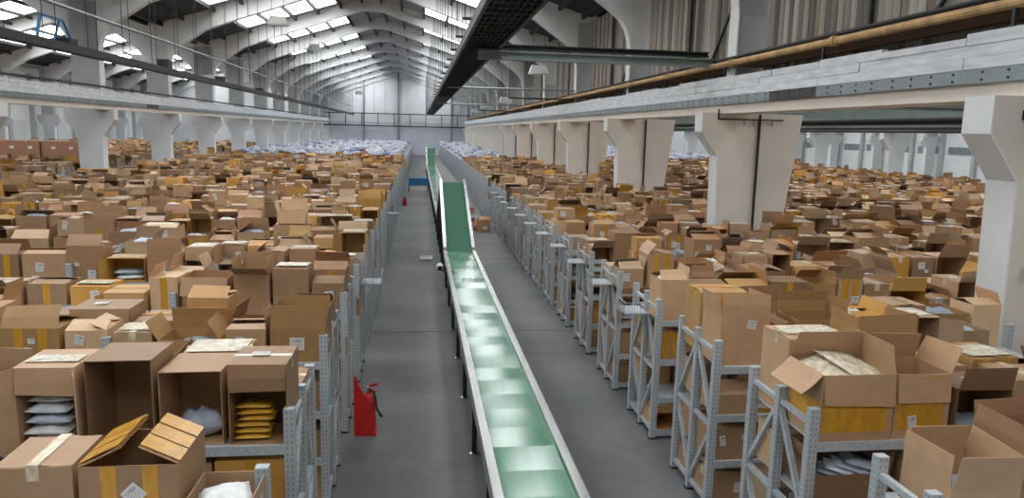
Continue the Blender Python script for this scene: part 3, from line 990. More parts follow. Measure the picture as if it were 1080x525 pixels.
def carton(w, d, h, kind, j, tape=None, label=True, angs=None, front_tape=False):
    """list of (part name, verts, faces, material)"""
    P = []
    if kind in ('open', 'flat_open', 'side', 'side_flap'):
        side = kind.startswith('side')
        dd, hh = (h, d) if side else (d, h)
        v, f, ot = shell(w, dd, hh, j)
        parts = [('body', v, f, 'cardboard')]
        fl_len = min(w, dd) / 2
        if angs is None:
            if kind == 'open':
                sd_ = lambda: j.choice((None, None, 264, 263, j.uniform(70, 112), j.uniform(30, 80)))
                angs = [j.choice((j.uniform(60, 120), j.uniform(240, 262), 258, None, None)), sd_(), j.choice((j.uniform(70, 125), j.uniform(20, 60), None, None)), sd_()]
            elif kind == 'flat_open':
                angs = [j.uniform(5, 45), j.uniform(55, 110), j.uniform(5, 40), None]
            elif kind == 'side':
                angs = [None, j.choice((None, j.uniform(95, 150))), j.choice((j.uniform(150, 182), j.uniform(100, 150), None)), j.choice((None, j.uniform(95, 150)))]
            else:
                angs = [None, None, j.uniform(2, 25), j.choice((None, j.uniform(90, 140)))]
        for i, a in enumerate(angs):
            if a is None:
                continue
            L = fl_len * (0.98 if i % 2 == 0 else 0.9)
            v, f = flap(ot[i], ot[(i + 1) % 4], L, a, j)
            parts.append(('flap', v, f, 'cardboard'))
        if side:
            parts = [(n, rot_side(v, d, h), f, m_) for n, v, f, m_ in parts]
        P += parts
        if side and tape:
            tw = 0.055
            P.append(('tape', *strip_over(w, d, h, tw, 0.0, 'x'), tape))
    else:
        x, y = w / 2, d / 2
        b_ = MB().box(-x, x, -y, y, 0, h - 0.004)
        P.append(('body', b_.v, b_.f, 'cardboard'))
        lift = j.uniform(0.4, 3.0) if kind == 'closed' else None
        rim = [(-x, -y, h), (x, -y, h), (x, y, h), (-x, y, h)]
        along_x = w >= d
        es = (0, 2) if along_x else (1, 3)
        ln = (d if along_x else w) / 2 - 0.002
        for i in es:
            a = lift if lift else j.choice((j.uniform(2, 10), j.uniform(15, 70)))
            v, f = flap(rim[i], rim[(i + 1) % 4], ln, a, j)
            P.append(('flap', v, f, 'cardboard'))
        if tape and kind == 'closed':
            P.append(('tape', *strip_over(w, d, h + 0.006 + (0.0 if not lift else math.sin(R(lift)) * ln), 0.07, 0.0, 'x' if along_x else 'y'), tape))
    if front_tape and kind not in ('side', 'side_flap'):
        tw = 0.09
        mb = MB()
        for cx in ((-w * 0.2, w * 0.22) if front_tape == 2 else (0.0,)):
            mb.box(cx - tw / 2, cx + tw / 2, -d / 2 - 0.003, -d / 2 - 0.0005, 0.02, h - 0.005)
        P.append(('tape', mb.v, mb.f, 'yellow_tape'))
    if kind in ('closed', 'side', 'side_flap') and j.random() < 0.4:
        hf = h + (0.009 if kind != 'closed' else 0.012 + math.sin(R(lift)) * ln)
        mb = MB().box(-w * 0.44, w * 0.44, -d * j.uniform(0.2, 0.46), d * j.uniform(0.1, 0.4), hf, hf + 0.003)
        P.append(('film_sheet', mb.v, mb.f, 'crinkle_film'))
    if label and kind in ('closed', 'open', 'part') and j.random() < 0.45:
        cx, cz = j.uniform(-w * 0.3, w * 0.3), h * j.uniform(0.3, 0.8)
        P.append(('shipping_label', [(cx - 0.035, -d / 2 - 0.0095, cz - 0.028), (cx + 0.035, -d / 2 - 0.0095, cz - 0.028), (cx + 0.035, -d / 2 - 0.0095, cz + 0.028), (cx - 0.035, -d / 2 - 0.0095, cz + 0.028)], [(0, 1, 2, 3)], 'label_print'))
    if label:
        if kind in ('side', 'side_flap'):
            s_ = 0.11
            lx = j.uniform(-w * 0.3, w * 0.3)
            P.append(('shipping_label', [(lx - 0.07, -0.05, h + 0.0135), (lx + 0.07, -0.05, h + 0.0135), (lx + 0.07, 0.05, h + 0.0135), (lx - 0.07, 0.05, h + 0.0135)], [(0, 1, 2, 3)], 'label_print'))
        else:
            s_ = j.uniform(0.08, 0.12)
            hx = s_ * j.choice((0.7, 1.0, 1.3)) / 2
            hz = s_ / 2 * 1.2
            hz = min(hz, h * 0.35)
            cx = j.uniform(-w / 2 + hx + 0.03, w / 2 - hx - 0.03)
            cz = j.uniform(hz + 0.04, max(hz + 0.05, h - hz - 0.03))
            tl = R(j.uniform(-12, 12)) if label != 'diamond' else R(45)
            if label == 'diamond':
                hx = hz = 0.055
                cx, cz = w * 0.05, h * 0.62
            v = []
            for a, b_ in ((-hx, -hz), (hx, -hz), (hx, hz), (-hx, hz)):
                v.append((cx + a * math.cos(tl) - b_ * math.sin(tl), -d / 2 - 0.0075, cz + a * math.sin(tl) + b_ * math.cos(tl)))
            P.append(('shipping_label', v, [(0, 1, 2, 3)], 'label_print'))
    return P


def strip_over(w, d, h, tw, off, axis):
    """tape band over the top along an axis with ends folded down the sides"""
    t, z = 0.0015, h
    mb = MB()
    if axis == 'x':
        mb.box(-w / 2 - t, w / 2 + t, off - tw / 2, off + tw / 2, z, z + t)
        mb.box(-w / 2 - 2 * t, -w / 2 - t / 2, off - tw / 2, off + tw / 2, z - 0.1, z + t).box(w / 2 + t / 2, w / 2 + 2 * t, off - tw / 2, off + tw / 2, z - 0.1, z + t)
    else:
        mb.box(off - tw / 2, off + tw / 2, -d / 2 - t, d / 2 + t, z, z + t)
        mb.box(off - tw / 2, off + tw / 2, -d / 2 - 2 * t, -d / 2 - t / 2, z - 0.1, z + t).box(off - tw / 2, off + tw / 2, d / 2 + t / 2, d / 2 + 2 * t, z - 0.1, z + t)
    return mb.v, mb.f


CARD = [((184, 150, 120), 'tan'), ((170, 136, 106), 'brown'), ((194, 162, 132), 'pale tan'), ((156, 122, 94), 'dark brown'), ((204, 174, 142), 'light'), ((188, 148, 100), 'golden brown'), ((172, 134, 104), 'reddish brown'), ((178, 152, 126), 'greyish tan'), ((184, 150, 120), 'tan'), ((170, 136, 106), 'brown'), ((200, 152, 76), 'yellow-brown')]
CARD = [((r_, g_ * 0.985, b_ * 0.945), n_) for (r_, g_, b_), n_ in CARD]
BOXES = []     # dicts


def addbox(x, y, z, w, d, h, kind, rz=0.0, ci=None, tape=None, label=True, angs=None, ft=False, where='', fill=0, hero=False, tint=None):
    BOXES.append(dict(x=x, y=y, z=z, w=w, d=d, h=h, kind=kind, rz=rz, ci=rnd.randrange(len(CARD)) if ci is None else ci, tape=tape, label=label, angs=angs, ft=ft,
                      where=where, fill=fill, hero=hero, seed=rnd.randrange(10 ** 9)))
    return BOXES[-1]


def rand_box(x0, w, y0, dmax, z, hmax, sg, where, near_line, hall=0):
    d = min(dmax, rnd.uniform(0.40, 0.54))
    h = rnd.choice((rnd.uniform(0.24, 0.42), rnd.uniform(0.38, 0.55), rnd.uniform(0.45, 0.6))) if hmax > 0.5 else rnd.uniform(0.22, hmax)
    r = rnd.random()
    if near_line:
        kind = 'closed' if r < 0.26 else 'part' if r < 0.37 else 'open' if r < 0.60 else 'side' if r < 0.83 else 'side_flap' if r < 0.92 else 'flat_open'
    else:
        kind = 'closed' if r < 0.34 else 'part' if r < 0.48 else 'open' if r < 0.78 else 'flat_open' if r < 0.90 else 'side_flap'
    if hmax < 0.5 and kind in ('open', 'part'):
        kind = 'flat_open' if rnd.random() < 0.5 else 'closed'
    tape = rnd.choice((None, 'yellow_tape', 'clear_tape', 'clear_tape'))
    ft = rnd.choice((0, 0, 0, 1, 2)) if kind in ('closed', 'open', 'part') else 0
    fill = rnd.choice((0, 1, 2, 2)) if kind in ('open', 'side', 'flat_open') else 0
    rz = R(rnd.uniform(-3, 3)) if rnd.random() < 0.8 else R(rnd.uniform(-7, 7))
    dd = d
    yc = y0 + d / 2 + max(0, rnd.uniform(-0.03, dmax - d))
    cx = x0 + sg * w / 2
    bx = addbox(cx, yc, z, w, dd, h, kind, rz, None, tape, rnd.random() < 0.6, None, ft, where, fill)
    if hmax > 0.5 and kind == 'closed' and rnd.random() < 0.16 and w > 0.42:
        h2 = rnd.uniform(0.2, 0.36)
        addbox(cx + rnd.uniform(-0.03, 0.03), yc, z + h + 0.03, w * rnd.uniform(0.7, 0.9), dd * 0.85, h2, rnd.choice(('closed', 'closed', 'open', 'part')), rz + R(rnd.uniform(-9, 9)), None,
               rnd.choice((None, 'yellow_tape', 'clear_tape')), rnd.random() < 0.5, None, 0, 'stacked|' + where, 1)


def fill_line(xa, sg, length, y0, dmax, z, hmax, near_line, row, sideword, shelfword='', start=0.02, n0=0):
    s = start
    n = n0
    while True:
        w = rnd.choice((rnd.uniform(0.32, 0.46), rnd.uniform(0.42, 0.6), rnd.uniform(0.5, 0.66)))
        if s + w > length:
            break
        n += 1
        where = '%s from %s%s, %s of %s rack row %s' % (nth(n) if n < 60 else 'far', 'columns' if 'columns' in sideword else 'aisle', shelfword, 'front' if near_line else 'rear', nth(row + 1), sideword)
        if rnd.random() > 0.05:
            rand_box(xa + sg * s, w, y0, dmax, z, hmax, sg, where, near_line)
        s += w + rnd.uniform(0.03, 0.07)


# --- boxes that can be recognised in the photograph: side, row, line -> list
HERO = {}
HERO[('L', 0, 1)] = [  # x0, x1, y0, depth, height, kind, options
    (-1.39, -0.99, 4.16, 0.52, 0.26, 'open', dict(angs=[196, None, None, None], fill=2, ci=2, label=False)),
    (-2.01, -1.44, 4.36, 0.56, 0.47, 'open', dict(angs=[None, 27, None, 24], ft=2, ci=1, label='diamond', tapeflap=True)),
    (-2.50, -2.06, 4.40, 0.46, 0.46, 'closed', dict(ci=0, tape='clear_tape', label=True)),
    (-3.02, -2.54, 4.20, 0.46, 0.40, 'open', dict(ci=3)),
]
HERO[('L', 1, 0)] = [
    (-1.47, -1.02, 5.68, 0.50, 0.66, 'side_flap', dict(angs=[None, None, 3, None], ci=1, tape='clear_tape', label=True, fill='envelopes')),
    (-1.99, -1.52, 5.70, 0.50, 0.60, 'side', dict(angs=[None, None, None, None], ci=1, fill='greybag', label=False)),
    (-2.52, -2.03, 5.70, 0.50, 0.70, 'side', dict(angs=[None, None, None, None], ci=1, label=False)),
    (-3.02, -2.58, 5.68, 0.48, 0.66, 'side_flap', dict(angs=[None, 112, 4, 128], ci=2, fill='mailers', label=True)),
]
HERO[('L', 2, 0)] = [
    (-1.56, -0.99, 7.78, 0.52, 0.36, 'open', dict(angs=[88, 100, 92, 84], ci=5, label=True, ft=0, fill=0)),
    (-2.03, -1.62, 7.80, 0.46, 0.36, 'flat_open', dict(ci=0)),
    (-2.70, -2.09, 7.76, 0.50, 0.26, 'open', dict(angs=[None, 60, 78, 118], ci=5, fill=1, ft=0)),
    (-3.14, -2.76, 7.78, 0.44, 0.34, 'closed', dict(ci=4, tape='clear_tape', label=True)),
    (-3.61, -3.20, 7.78, 0.46, 0.37, 'flat_open', dict(angs=[20, 28, 12, None], ci=4)),
    (-4.22, -3.66, 7.78, 0.50, 0.40, 'part', dict(ci=5, ft=2)),
]
HERO[('L', 3, 0)] = [
    (-1.42, -1.00, 9.88, 0.5, 0.42, 'flat_open', dict(ci=1)),
    (-1.93, -1.46, 9.88, 0.46, 0.62, 'closed', dict(ci=1, label=True)),
    (-2.43, -1.97, 9.88, 0.46, 0.55, 'open', dict(ci=1, angs=[150, 80, 90, 95], label=False)),
    (-3.10, -2.50, 9.90, 0.52, 0.50, 'open', dict(ci=6)),
]
HERO[('R', 0, 1)] = [
    (3.40, 3.88, 3.98, 0.50, 0.30, 'open', dict(angs=[100, 95, 80, 92], ci=2, fill=1, label=False)),
    (3.93, 4.45, 4.02, 0.48, 0.46, 'open', dict(angs=[90, 85, 95, 88], ci=6, label=True)),
    (4.50, 5.0, 4.02, 0.48, 0.42, 'closed', dict(ci=1)),
]
HERO[('R', 1, 0)] = [
    (3.31, 3.97, 5.40, 0.54, 0.58, 'open', dict(angs=[262, 80, 70, 222], ci=0, ft='big', fill='plastic', label=False)),
    (3.99, 4.49, 5.41, 0.50, 0.57, 'open', dict(angs=[262, 110, 75, None], ci=0, ft='big', label=True, fill=0)),
    (4.56, 5.08, 5.42, 0.48, 0.42, 'side', dict(angs=[None, None, 172, None], ci=3, fill=1)),
]
HERO[('R', 1, 1)] = [
    (3.30, 3.90, 5.98, 0.48, 0.72, 'closed', dict(ci=2, label=False, tape='clear_tape')),
    (3.96, 4.55, 5.98, 0.48, 0.70, 'open', dict(angs=[84, 90, None, 92], ci=5, label=False)),
]
HERO[('R', 2, 0)] = [
    (3.28, 3.86, 7.42, 0.50, 0.56, 'open', dict(angs=[85, 78, None, 95], ci=0, label=True)),
    (3.92, 4.14, 7.44, 0.44, 0.46, 'closed', dict(ci=3)),
    (4.2, 4.8, 7.44, 0.48, 0.5, 'open', dict(angs=[None, 88, 92, None], ci=5)),
]
HERO[('R', 2, 1)] = [
    (3.27, 3.85, 7.97, 0.48, 0.70, 'closed', dict(ci=5, tape='yellow_tape', ft=1)),
    (3.9, 4.5, 7.97, 0.48, 0.46, 'open', dict(ci=1)),
]


def line(side, k, near_line):
    sg = -1 if side == 'L' else 1
    xa = LX if side == 'L' else RX
    y = (L_ROW if side == 'L' else R_ROW)(k)
    y0 = y + (0.03 if near_line else 0.58)
    word = 'left' if side == 'L' else 'right'
    hs = HERO.get((side, k, 0 if near_line else 1), [])
    s = 0.04
    n = 0
    for x0, x1, yy_, dep, h, kind, o in hs:
        n += 1
        where = '%s from aisle, %s of %s rack row %s' % (nth(n), 'front' if near_line else 'rear', nth(k + 1), word)
        o = dict(o)
        tf = o.pop('tapeflap', False)
        b_ = addbox((x0 + x1) / 2, yy_ + dep / 2, LEVELS[3], x1 - x0, dep, h, kind, R(rnd.uniform(-1.5, 1.5)), o.get('ci'), o.get('tape'), o.get('label', True), o.get('angs'), o.get('ft', 0), where, o.get('fill', 0), True)
        b_['tapeflap'] = tf
        s = abs((x0 if side == 'L' else x1) - xa) + 0.06
    fill_line(xa, sg, abs(LEN_L) if side == 'L' else LEN_R(k), y0, 0.54, LEVELS[3], 0.6, near_line, k, word, '', s, n)


for k in range(NROW_L):
    for nl in ((True, False) if k else (False,)):
        line('L', k, nl)
for k in range(NROW_R):
    for nl in ((True, False) if k else (False,)):
        line('R', k, nl)
# lower shelves by the aisle and along the nearest fronts
lw = ['bottom shelf', 'second shelf', 'third shelf']
for k in range(0, 16):
    for li in range(3):
        hm = (LEVELS[li + 1] - LEVELS[li]) - 0.13
        for nl in (True, False):
            fill_line(RX, 1, 3.9 if k < 5 else 1.6, R_ROW(k) + (0.04 if nl else 0.59), 0.5, LEVELS[li], hm, nl, k, 'right', ' ' + lw[li], 0.92 if (k, li, nl) == (1, 2, True) else 0.06)
            if k < 12:
                fill_line(LX, -1, 2.0 if k < 5 else 1.0, L_ROW(k) + (0.04 if nl else 0.59), 0.5, LEVELS[li], hm, nl, k, 'left', ' ' + lw[li], 0.06)
for k in range(2, 29):
    for nl in (True, False):
        fill_line(X2, 1, 20.2, R_ROW(k) + (0.02 if nl else 0.58), 0.54, LEVELS[3], 0.6, nl, k - 2, 'beyond right columns', '', 0.02)
for k in range(10, 40):
    for nl in (True, False):
        fill_line(COLX[1] - 1.2, -1, 20.2, L_ROW(k) + (0.02 if nl else 0.58), 0.54, LEVELS[3], 0.6, nl, k - 10, 'beyond left columns', '', 0.02)

addbox(3.70, R_ROW(1) + 0.30, LEVELS[2], 0.66, 0.5, 0.24, 'open', 0.0, 3, None, False, [None, 100, None, 110], 0, 'under yellow taped box, second rack row right', 'silver', True)
# --- which boxes the camera sees largest: a coarse depth-sorted picture
NCOLS, NROWS_ = 540, 262
idb = np.full((NROWS_, NCOLS), -1, np.int32)
order = []
for i, b_ in enumerate(BOXES):
    pts = [project(b_['x'] + sx * b_['w'] / 2, b_['y'] + sy * b_['d'] / 2, b_['z'] + sz * b_['h']) for sx in (-1, 1) for sy in (-1, 1) for sz in (0, 1)]
    if any(p is None for p in pts):
        b_['rect'] = None
        continue
    xs = [p[0] for p in pts]
    ys = [p[1] for p in pts]
    b_['rect'] = (min(xs), max(xs), min(ys), max(ys))
    order.append((-b_['y'] + (0 if b_['z'] > 1.5 else 0.3), i))
order.sort()
for _, i in order:
    x0, x1, y0, y1 = BOXES[i]['rect']
    a, c = max(0, int(round(x0 / 2))), min(NCOLS, int(round(x1 / 2)))
    e_, g_ = max(0, int(round(y0 / 2))), min(NROWS_, int(round(y1 / 2)))
    if c > a and g_ > e_:
        idb[e_:g_, a:c] = i
cnt = np.bincount(idb[idb >= 0].ravel(), minlength=len(BOXES))
for i, b_ in enumerate(BOXES):
    b_['seen'] = int(cnt[i])
rank = sorted((i for i in range(len(BOXES)) if BOXES[i]['seen'] > 8), key=lambda i: -BOXES[i]['seen'])
CHOSEN = set(rank[:298]) | {i for i, b_ in enumerate(BOXES) if b_['hero'] and b_['seen'] > 8}
CHOSEN = set(sorted(CHOSEN, key=lambda i: -BOXES[i]['seen'] - (10 ** 6 if BOXES[i]['hero'] else 0))[:298])


# ------------------------------------------------------------------ parcels that lie in the boxes
def bag_mesh(name, L, W, T, mname, seed, wrinkle=0.02, n=9, m_=7):
    j = random.Random(seed)
    v, f = [], []
    for s_ in (1, -1):
        for a in range(n):
            for c in range(m_):
                u, w_ = a / (n - 1) * 2 - 1, c / (m_ - 1) * 2 - 1
                k = max(0.0, (1 - u ** 4) * (1 - w_ ** 4))
                z = s_ * T / 2 * k + (j.uniform(-1, 1) * wrinkle * k * (1 if s_ > 0 else 0.3)) + 0.002 * s_
                v.append((u * L / 2 + j.uniform(-1, 1) * 0.004, w_ * W / 2 + j.uniform(-1, 1) * 0.004, z + T / 2 + 0.004))
    q = n * m_
    for a in range(n - 1):
        for c in range(m_ - 1):
            i = a * m_ + c
            f.append((i, i + m_, i + m_ + 1, i + 1))
            f.append((q + i, q + i + 1, q + i + m_ + 1, q + i + m_))
    ring = [c for c in range(m_)] + [a * m_ + m_ - 1 for a in range(1, n)] + [(n - 1) * m_ + c for c in range(m_ - 2, -1, -1)] + [a * m_ for a in range(n - 2, 0, -1)]
    for a, b_ in zip(ring, ring[1:] + ring[:1]):
        f.append((a, b_, q + b_, q + a))
    me = MB().add(v, f).mesh(name, mname)
    for p in me.polygons:
        p.use_smooth = True
    return me


BAG = [bag_mesh('mailer', 0.34, 0.26, 0.07, 'bag_film', s, 0.014) for s in range(5)]
ENV = bag_mesh('envelope', 0.27, 0.19, 0.03, 'bag_yellow', 9, 0.004)
BAGC = [srgb(214, 220, 226), srgb(190, 202, 216), srgb(170, 182, 194), srgb(226, 228, 226), srgb(150, 160, 170)]
LBL = MB().add([(-0.06, -0.04, 0), (0.06, -0.04, 0), (0.06, 0.04, 0), (-0.06, 0.04, 0)], [(0, 1, 2, 3)]).mesh('address_label', 'label_print', uv=True)
for p in (LBL,):
    pass


def mailer(x, y, z, rz, tilt, label, ci, sx=1.0, sy=1.0, sz=1.0, rx=0.0):
    o = obj('plastic_mailer', rnd.choice(BAG), None, (x, y, z))
    o.rotation_euler = (rx, tilt, rz)
    o.scale = (sx, sy, sz)
    o.color = BAGC[ci % 5]
    tag(o, label, 'parcel', 'plastic mailers in the boxes')
    return o


def box_inside(b_):
    side = b_['kind'].startswith('side')
    short = b_['where']
    sw = 'inside box ' + short
    j = random.Random(b_['seed'] + 5)
    fill = b_['fill']
    if fill == 'envelopes':
        for i in range(6):
            o = obj('padded_envelope', ENV, None, (b_['x'] - 0.06 + j.uniform(-0.02, 0.02), b_['y'] - 0.06 - 0.012 * (6 - i) + 0.03, b_['z'] + 0.012 + i * 0.047))
            o.rotation_euler = (0, 0, R(j.uniform(-8, 8)))
            tag(o, 'yellow padded envelope, %s up in the small stack inside an open box' % nth(i + 1), 'envelope', 'yellow envelopes in a box')
        return
    if fill == 'mailers':
        for i in range(5):
            o = mailer(b_['x'] - 0.02 + j.uniform(-0.03, 0.02), b_['y'] - 0.08 + j.uniform(-0.03, 0.03), b_['z'] + 0.012 + i * 0.082, R(j.uniform(-6, 6)), 0, 'white mailer, %s up in the stack inside the leftmost flap box' % nth(i + 1), (0, 3, 1, 0, 3)[i], 0.95, 0.9, 0.95)
        return
    if fill == 'greybag':
        mailer(b_['x'] + 0.02, b_['y'] - 0.05, b_['z'] + 0.012, R(20), 0, 'crumpled grey blue mailer inside the open box beside the envelopes', 2, 1.0, 1.1, 2.6)
        return
    if fill == 'silver':
        for i in range(5):
            mailer(b_['x'] - 0.12 + 0.06 * i, b_['y'] - 0.04 - 0.02 * i, b_['z'] + 0.10 + 0.04 * i, R(-35 + 6 * i), R(14), 'silvery mailer, %s in the heap under the yellow taped box' % nth(i + 1), (1, 2, 0, 1, 2)[i], 1.0, 0.9, 0.8)
        return
    if fill == 'plastic':
        for i, (dx, dy, a, t) in enumerate(((-0.08, 0.03, 24, -10), (0.12, 0.08, 20, 8))):
            o = obj('film_wrapped_parcel', bag_mesh('film_wrapped_parcel', 0.42, 0.50, 0.06, 'crinkle_film', 31 + i, 0.012, 14, 14), None, (b_['x'] + dx, b_['y'] + dy, b_['z'] + b_['h'] - 0.09 + 0.04 * i))
            o.rotation_euler = (R(12), R(t), R(a))
            tag(o, '%s film wrapped parcel bulging from the yellow taped open box' % ('crinkled left' if i == 0 else 'taped right'), 'parcel', 'film wrapped parcels')
        return
    for i in range(fill):
        ci = j.randrange(5)
        cname = ('white', 'bluish', 'blue-grey', 'off-white', 'grey')[ci]
        sc = min(1.25, (b_['w'] - 0.05) / 0.36)
        if side:
            z = b_['z'] + 0.012 + 0.085 * i
            mailer(b_['x'] + j.uniform(-0.02, 0.02), b_['y'] + j.uniform(-0.06, 0.02), z, R(j.uniform(-12, 12)), 0, '%s%s mailer in box %s' % (('', 'upper ')[i % 2], cname, short), ci, sc, 1.0, 1.1)
        else:
            z = b_['z'] + max(0.02, b_['h'] - 0.15 + 0.07 * i)
            mailer(b_['x'] + j.uniform(-0.02, 0.02), b_['y'] + j.uniform(-0.02, 0.02), z, R(j.uniform(-20, 20)), R(j.uniform(-6, 6)), '%s%s mailer in box %s' % (('', 'upper ')[i % 2], cname, short), ci, sc * 0.92, 1.0, 1.3)


KW = {'open': 'open %s carton', 'flat_open': 'half-open %s carton', 'side': '%s front-open carton', 'side_flap': '%s flap-front carton', 'closed': 'closed %s carton', 'part': 'loose-lidded %s carton'}
for i in sorted(CHOSEN):
    b_ = BOXES[i]
    j = random.Random(b_['seed'])
    base, cname = CARD[b_['ci']]
    ft = b_['ft']
    parts = carton(b_['w'], b_['d'], b_['h'], b_['kind'], j, b_['tape'], b_['label'], b_['angs'], ft if ft != 'big' else False)
    root = empty('cardboard_box', (b_['x'], b_['y'], b_['z'] + 0.001), b_['rz'])
    k_ = j.uniform(0.86, 1.06)
    cc = srgb(*[min(235, c * k_) for c in base])
    w_, d_, h_ = b_['w'], b_['d'], b_['h']
    if ft == 'big':
        mb = MB().box(-w_ / 2 + 0.02, w_ / 2 - 0.06, -d_ / 2 - 0.003, -d_ / 2 - 0.0005, 0.08, h_ - 0.03)
        parts.append(('tape', mb.v, mb.f, 'yellow_tape'))
        mb = MB().box(-w_ / 2 - 0.003, -w_ / 2 - 0.0005, -d_ / 2 + 0.04, d_ / 2 - 0.06, 0.16, 0.34)
        parts.append(('tape', mb.v, mb.f, 'yellow_tape'))
    fi = 0
    for nme, v, f, mm in parts:
        o = obj(nme, MB().add(v, f).mesh(nme, mm, uv=(nme == 'shipping_label')), root)
        o.color = cc
        if nme == 'flap' and b_.get('tapeflap') and fi < 4:
            if fi in (0, 1):
                me = o.data
                tv = [tuple(vv.co) for vv in me.vertices]
                tp = MB()
                # three tape strips across the outside of the flap
                P0, P1, Q0, Q1 = (Vector(tv[q]) for q in (1, 3, 9, 11))
                P0b = Vector(tv[0])
                nn = (P0 - P0b).normalized() * 0.002
                for t0, t1 in ((0.04, 0.33), (0.36, 0.64), (0.68, 0.96)):
                    qd = [P0.lerp(P1, t0), P0.lerp(P1, t1), Q0.lerp(Q1, t1), Q0.lerp(Q1, t0)]
                    vv = [tuple(c + nn * s_) for s_ in (4.0, 6.0) for c in qd] + [tuple(c - nn * s_ * 1.0 - (P0 - P0b)) for s_ in (4.0, 6.0) for c in qd]
                    F = [(3, 2, 1, 0), (4, 5, 6, 7), (0, 1, 5, 4), (1, 2, 6, 5), (2, 3, 7, 6), (3, 0, 4, 7)]
                    tp.add(vv, F + [tuple(q + 8 for q in f_) for f_ in F])
                tp.build('tape', 'yellow_tape', o)
        if nme == 'flap':
            fi += 1
    wh = b_['where']
    st = ''
    if wh.startswith('stacked|'):
        wh = wh[8:]
        st = 'upper '
    extra = ''
    tag(root, st + KW[b_['kind']] % cname + ', ' + wh, 'box', 'cardboard boxes on the racks')
    if b_['fill'] and b_['seen'] > 60:
        if b_['where'].startswith('stacked|'):
            b_['where'] = wh
        box_inside(b_)

# boxes standing on the aisle floor
for x, y, w, d, h, kd, lb in ((2.72, 30.6, 0.5, 0.45, 0.52, 'part', 'taller carton on the aisle floor beside the right racks'), (2.25, 31.0, 0.36, 0.4, 0.36, 'open', 'smaller open carton on the aisle floor next to a taller one'),
                              (2.6, 37.5, 0.42, 0.4, 0.3, 'closed', 'lone distant carton on the aisle floor past the incline')):
    root = empty('cardboard_box', (x, y, 0), R(9))
    for nme, v, f, mm in carton(w, d, h, kd, random.Random(int(x * 100)), 'yellow_tape', True):
        o = obj(nme, MB().add(v, f).mesh(nme, mm, uv=(nme == 'shipping_label')), root)
        o.color = srgb(176, 134, 100)
    tag(root, lb, 'box', 'cardboard boxes on the aisle floor')

# long brown board-sided crates behind the left columns
for i, (x0, x1, y, z1) in enumerate(((-22.6, -19.9, 42.2, 3.1), (-19.85, -16.9, 42.3, 3.12), (-26.2, -22.7, 43.0, 2.95))):
    root = empty('bulk_carton', ((x0 + x1) / 2, y, 1.701))
    tag(root, ('middle', 'right', 'left')[i] + ' of the long brown bulk cartons behind the left columns', 'box', 'bulk cartons')
    w = x1 - x0
    for nme, v, f, mm in carton(w, 0.9, z1 - 1.7, 'closed', random.Random(i), None, False):
        o = obj(nme, MB().add(v, f).mesh(nme, mm), root)
        o.color = srgb(166, 124, 96)
    mb = MB()
    for t in (-0.3, 0.0, 0.33):
        mb.box(w * t - 0.1, w * t + 0.1, -0.46, -0.452, 1.0, 1.14)
    mb.build('white_patch', 'white_plastic', root)


# ------------------------------------------------------------------ the countless rest
def merged(name, items, mname, label, cat):
    V, F, C, n = [], [], [], 0
    for verts, faces, c in items:
        V.append(np.asarray(verts, np.float32))
        F.extend([tuple(q + n for q in f) for f in faces])
        C.append(np.tile(np.array(c, np.float32), (len(verts), 1)))
        n += len(verts)
    V = np.concatenate(V)
    C = np.concatenate(C)
    me = bpy.data.meshes.new(name)
    me.from_pydata(V.tolist(), [], F)
    a = me.attributes.new('col', 'FLOAT_COLOR', 'POINT')
    a.data.foreach_set('color', C.ravel())
    me.materials.append(M[mname])
    o = bpy.data.objects.new(name, me)
    col.objects.link(o)
    return tag(o, label, cat, kind='stuff')


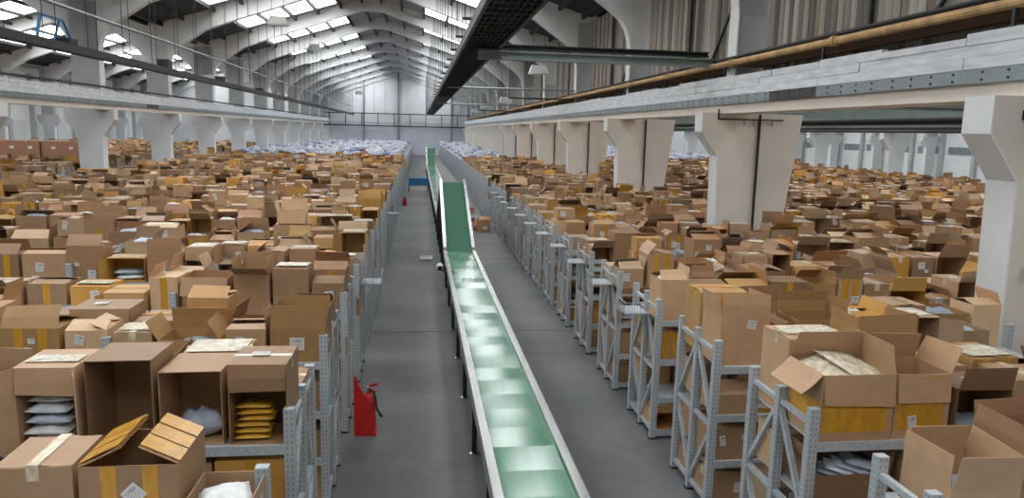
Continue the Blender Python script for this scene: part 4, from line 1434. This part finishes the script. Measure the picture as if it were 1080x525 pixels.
items = []
for i, b_ in enumerate(BOXES):
    if i in CHOSEN:
        continue
    r_ = b_['rect']
    if r_ is None or r_[1] < -260 or r_[0] > 1340:
        continue
    j = random.Random(b_['seed'])
    base, _ = CARD[b_['ci']]
    k_ = j.uniform(0.83, 1.08)
    cc = srgb(*[min(235, c * k_) for c in base])
    far = b_['y'] > 55
    ca, sa = math.cos(b_['rz']), math.sin(b_['rz'])
    for nme, v, f, mm in carton(b_['w'], b_['d'], b_['h'], b_['kind'], j, None if far else b_['tape'], b_['label'] and not far, b_['angs'], (b_['ft'] if b_['ft'] != 'big' else 1) if not far else 0):
        v = np.array(v)
        q = np.empty_like(v)
        q[:, 0] = v[:, 0] * ca - v[:, 1] * sa + b_['x']
        q[:, 1] = v[:, 0] * sa + v[:, 1] * ca + b_['y']
        q[:, 2] = v[:, 2] + b_['z'] + 0.001
        c_ = cc
        if mm == 'yellow_tape':
            c_ = srgb(204, 150, 44)
        elif mm in ('clear_tape', 'crinkle_film'):
            c_ = srgb(214, 200, 174)
        elif mm == 'label_print':
            c_ = srgb(206, 204, 200)
        items.append((q, f, c_))
    if b_['kind'] in ('open', 'side', 'flat_open') and b_['fill'] and not far:
        bm_ = BAG[j.randrange(5)]
        vv = np.array([tuple(x.co) for x in bm_.vertices])
        z = b_['z'] + (0.02 if b_['kind'] == 'side' else max(0.02, b_['h'] - 0.11))
        items.append((vv * [min(1.2, (b_['w'] - 0.05) / 0.36), 1.1, 1.5] + [b_['x'], b_['y'], z], [tuple(p.vertices) for p in bm_.polygons], BAGC[j.randrange(5)]))
merged('cardboard_boxes', items, 'cardboard_stuff', 'mass of brown cardboard boxes covering the racks farther back', 'boxes')

# parcels in white, grey and blue bags piled towards the far wall
lump = []
for s_ in range(4):
    lump.append(bag_mesh('lump', 0.62, 0.5, 0.34, None, 60 + s_, 0.05, 6, 5))
lv = [(np.array([tuple(x.co) for x in l.vertices]), [tuple(p.vertices) for p in l.polygons]) for l in lump]
items = []
bc = [srgb(180, 184, 194), srgb(164, 168, 184), srgb(190, 192, 198), srgb(144, 150, 172), srgb(176, 180, 190), srgb(186, 188, 194), srgb(112, 120, 152), srgb(182, 182, 188)]
for y in np.arange(57.0, 119.5, 1.05):
    for xa, xb in ((-13.6, -1.2), (3.6, 6.9), (10.6, 29.6)) if y > 61.5 else ((-13.6, -1.2), (3.6, 6.9)):
        for x in np.arange(xa, xb, 0.62):
            for q in range(1 if rnd.random() < 0.6 else 2):
                v, f = rnd.choice(lv)
                a = rnd.uniform(0, 6.28)
                sc = rnd.uniform(0.8, 1.25)
                w_ = v * sc
                p_ = np.stack([w_[:, 0] * math.cos(a) - w_[:, 1] * math.sin(a), w_[:, 0] * math.sin(a) + w_[:, 1] * math.cos(a), w_[:, 2]], 1)
                items.append((p_ + [x + rnd.uniform(-0.15, 0.15), y + rnd.uniform(-0.3, 0.3), 1.702 + 0.35 * q], f, rnd.choice(bc)))
merged('parcel_bags', items, 'bag_stuff', 'mass of white and blue bagged parcels piled towards the far wall', 'parcels')
print('BOXES', len(BOXES), 'chosen', len(CHOSEN), 'min seen', min(BOXES[i]['seen'] for i in CHOSEN), 'objects', len(bpy.data.objects))
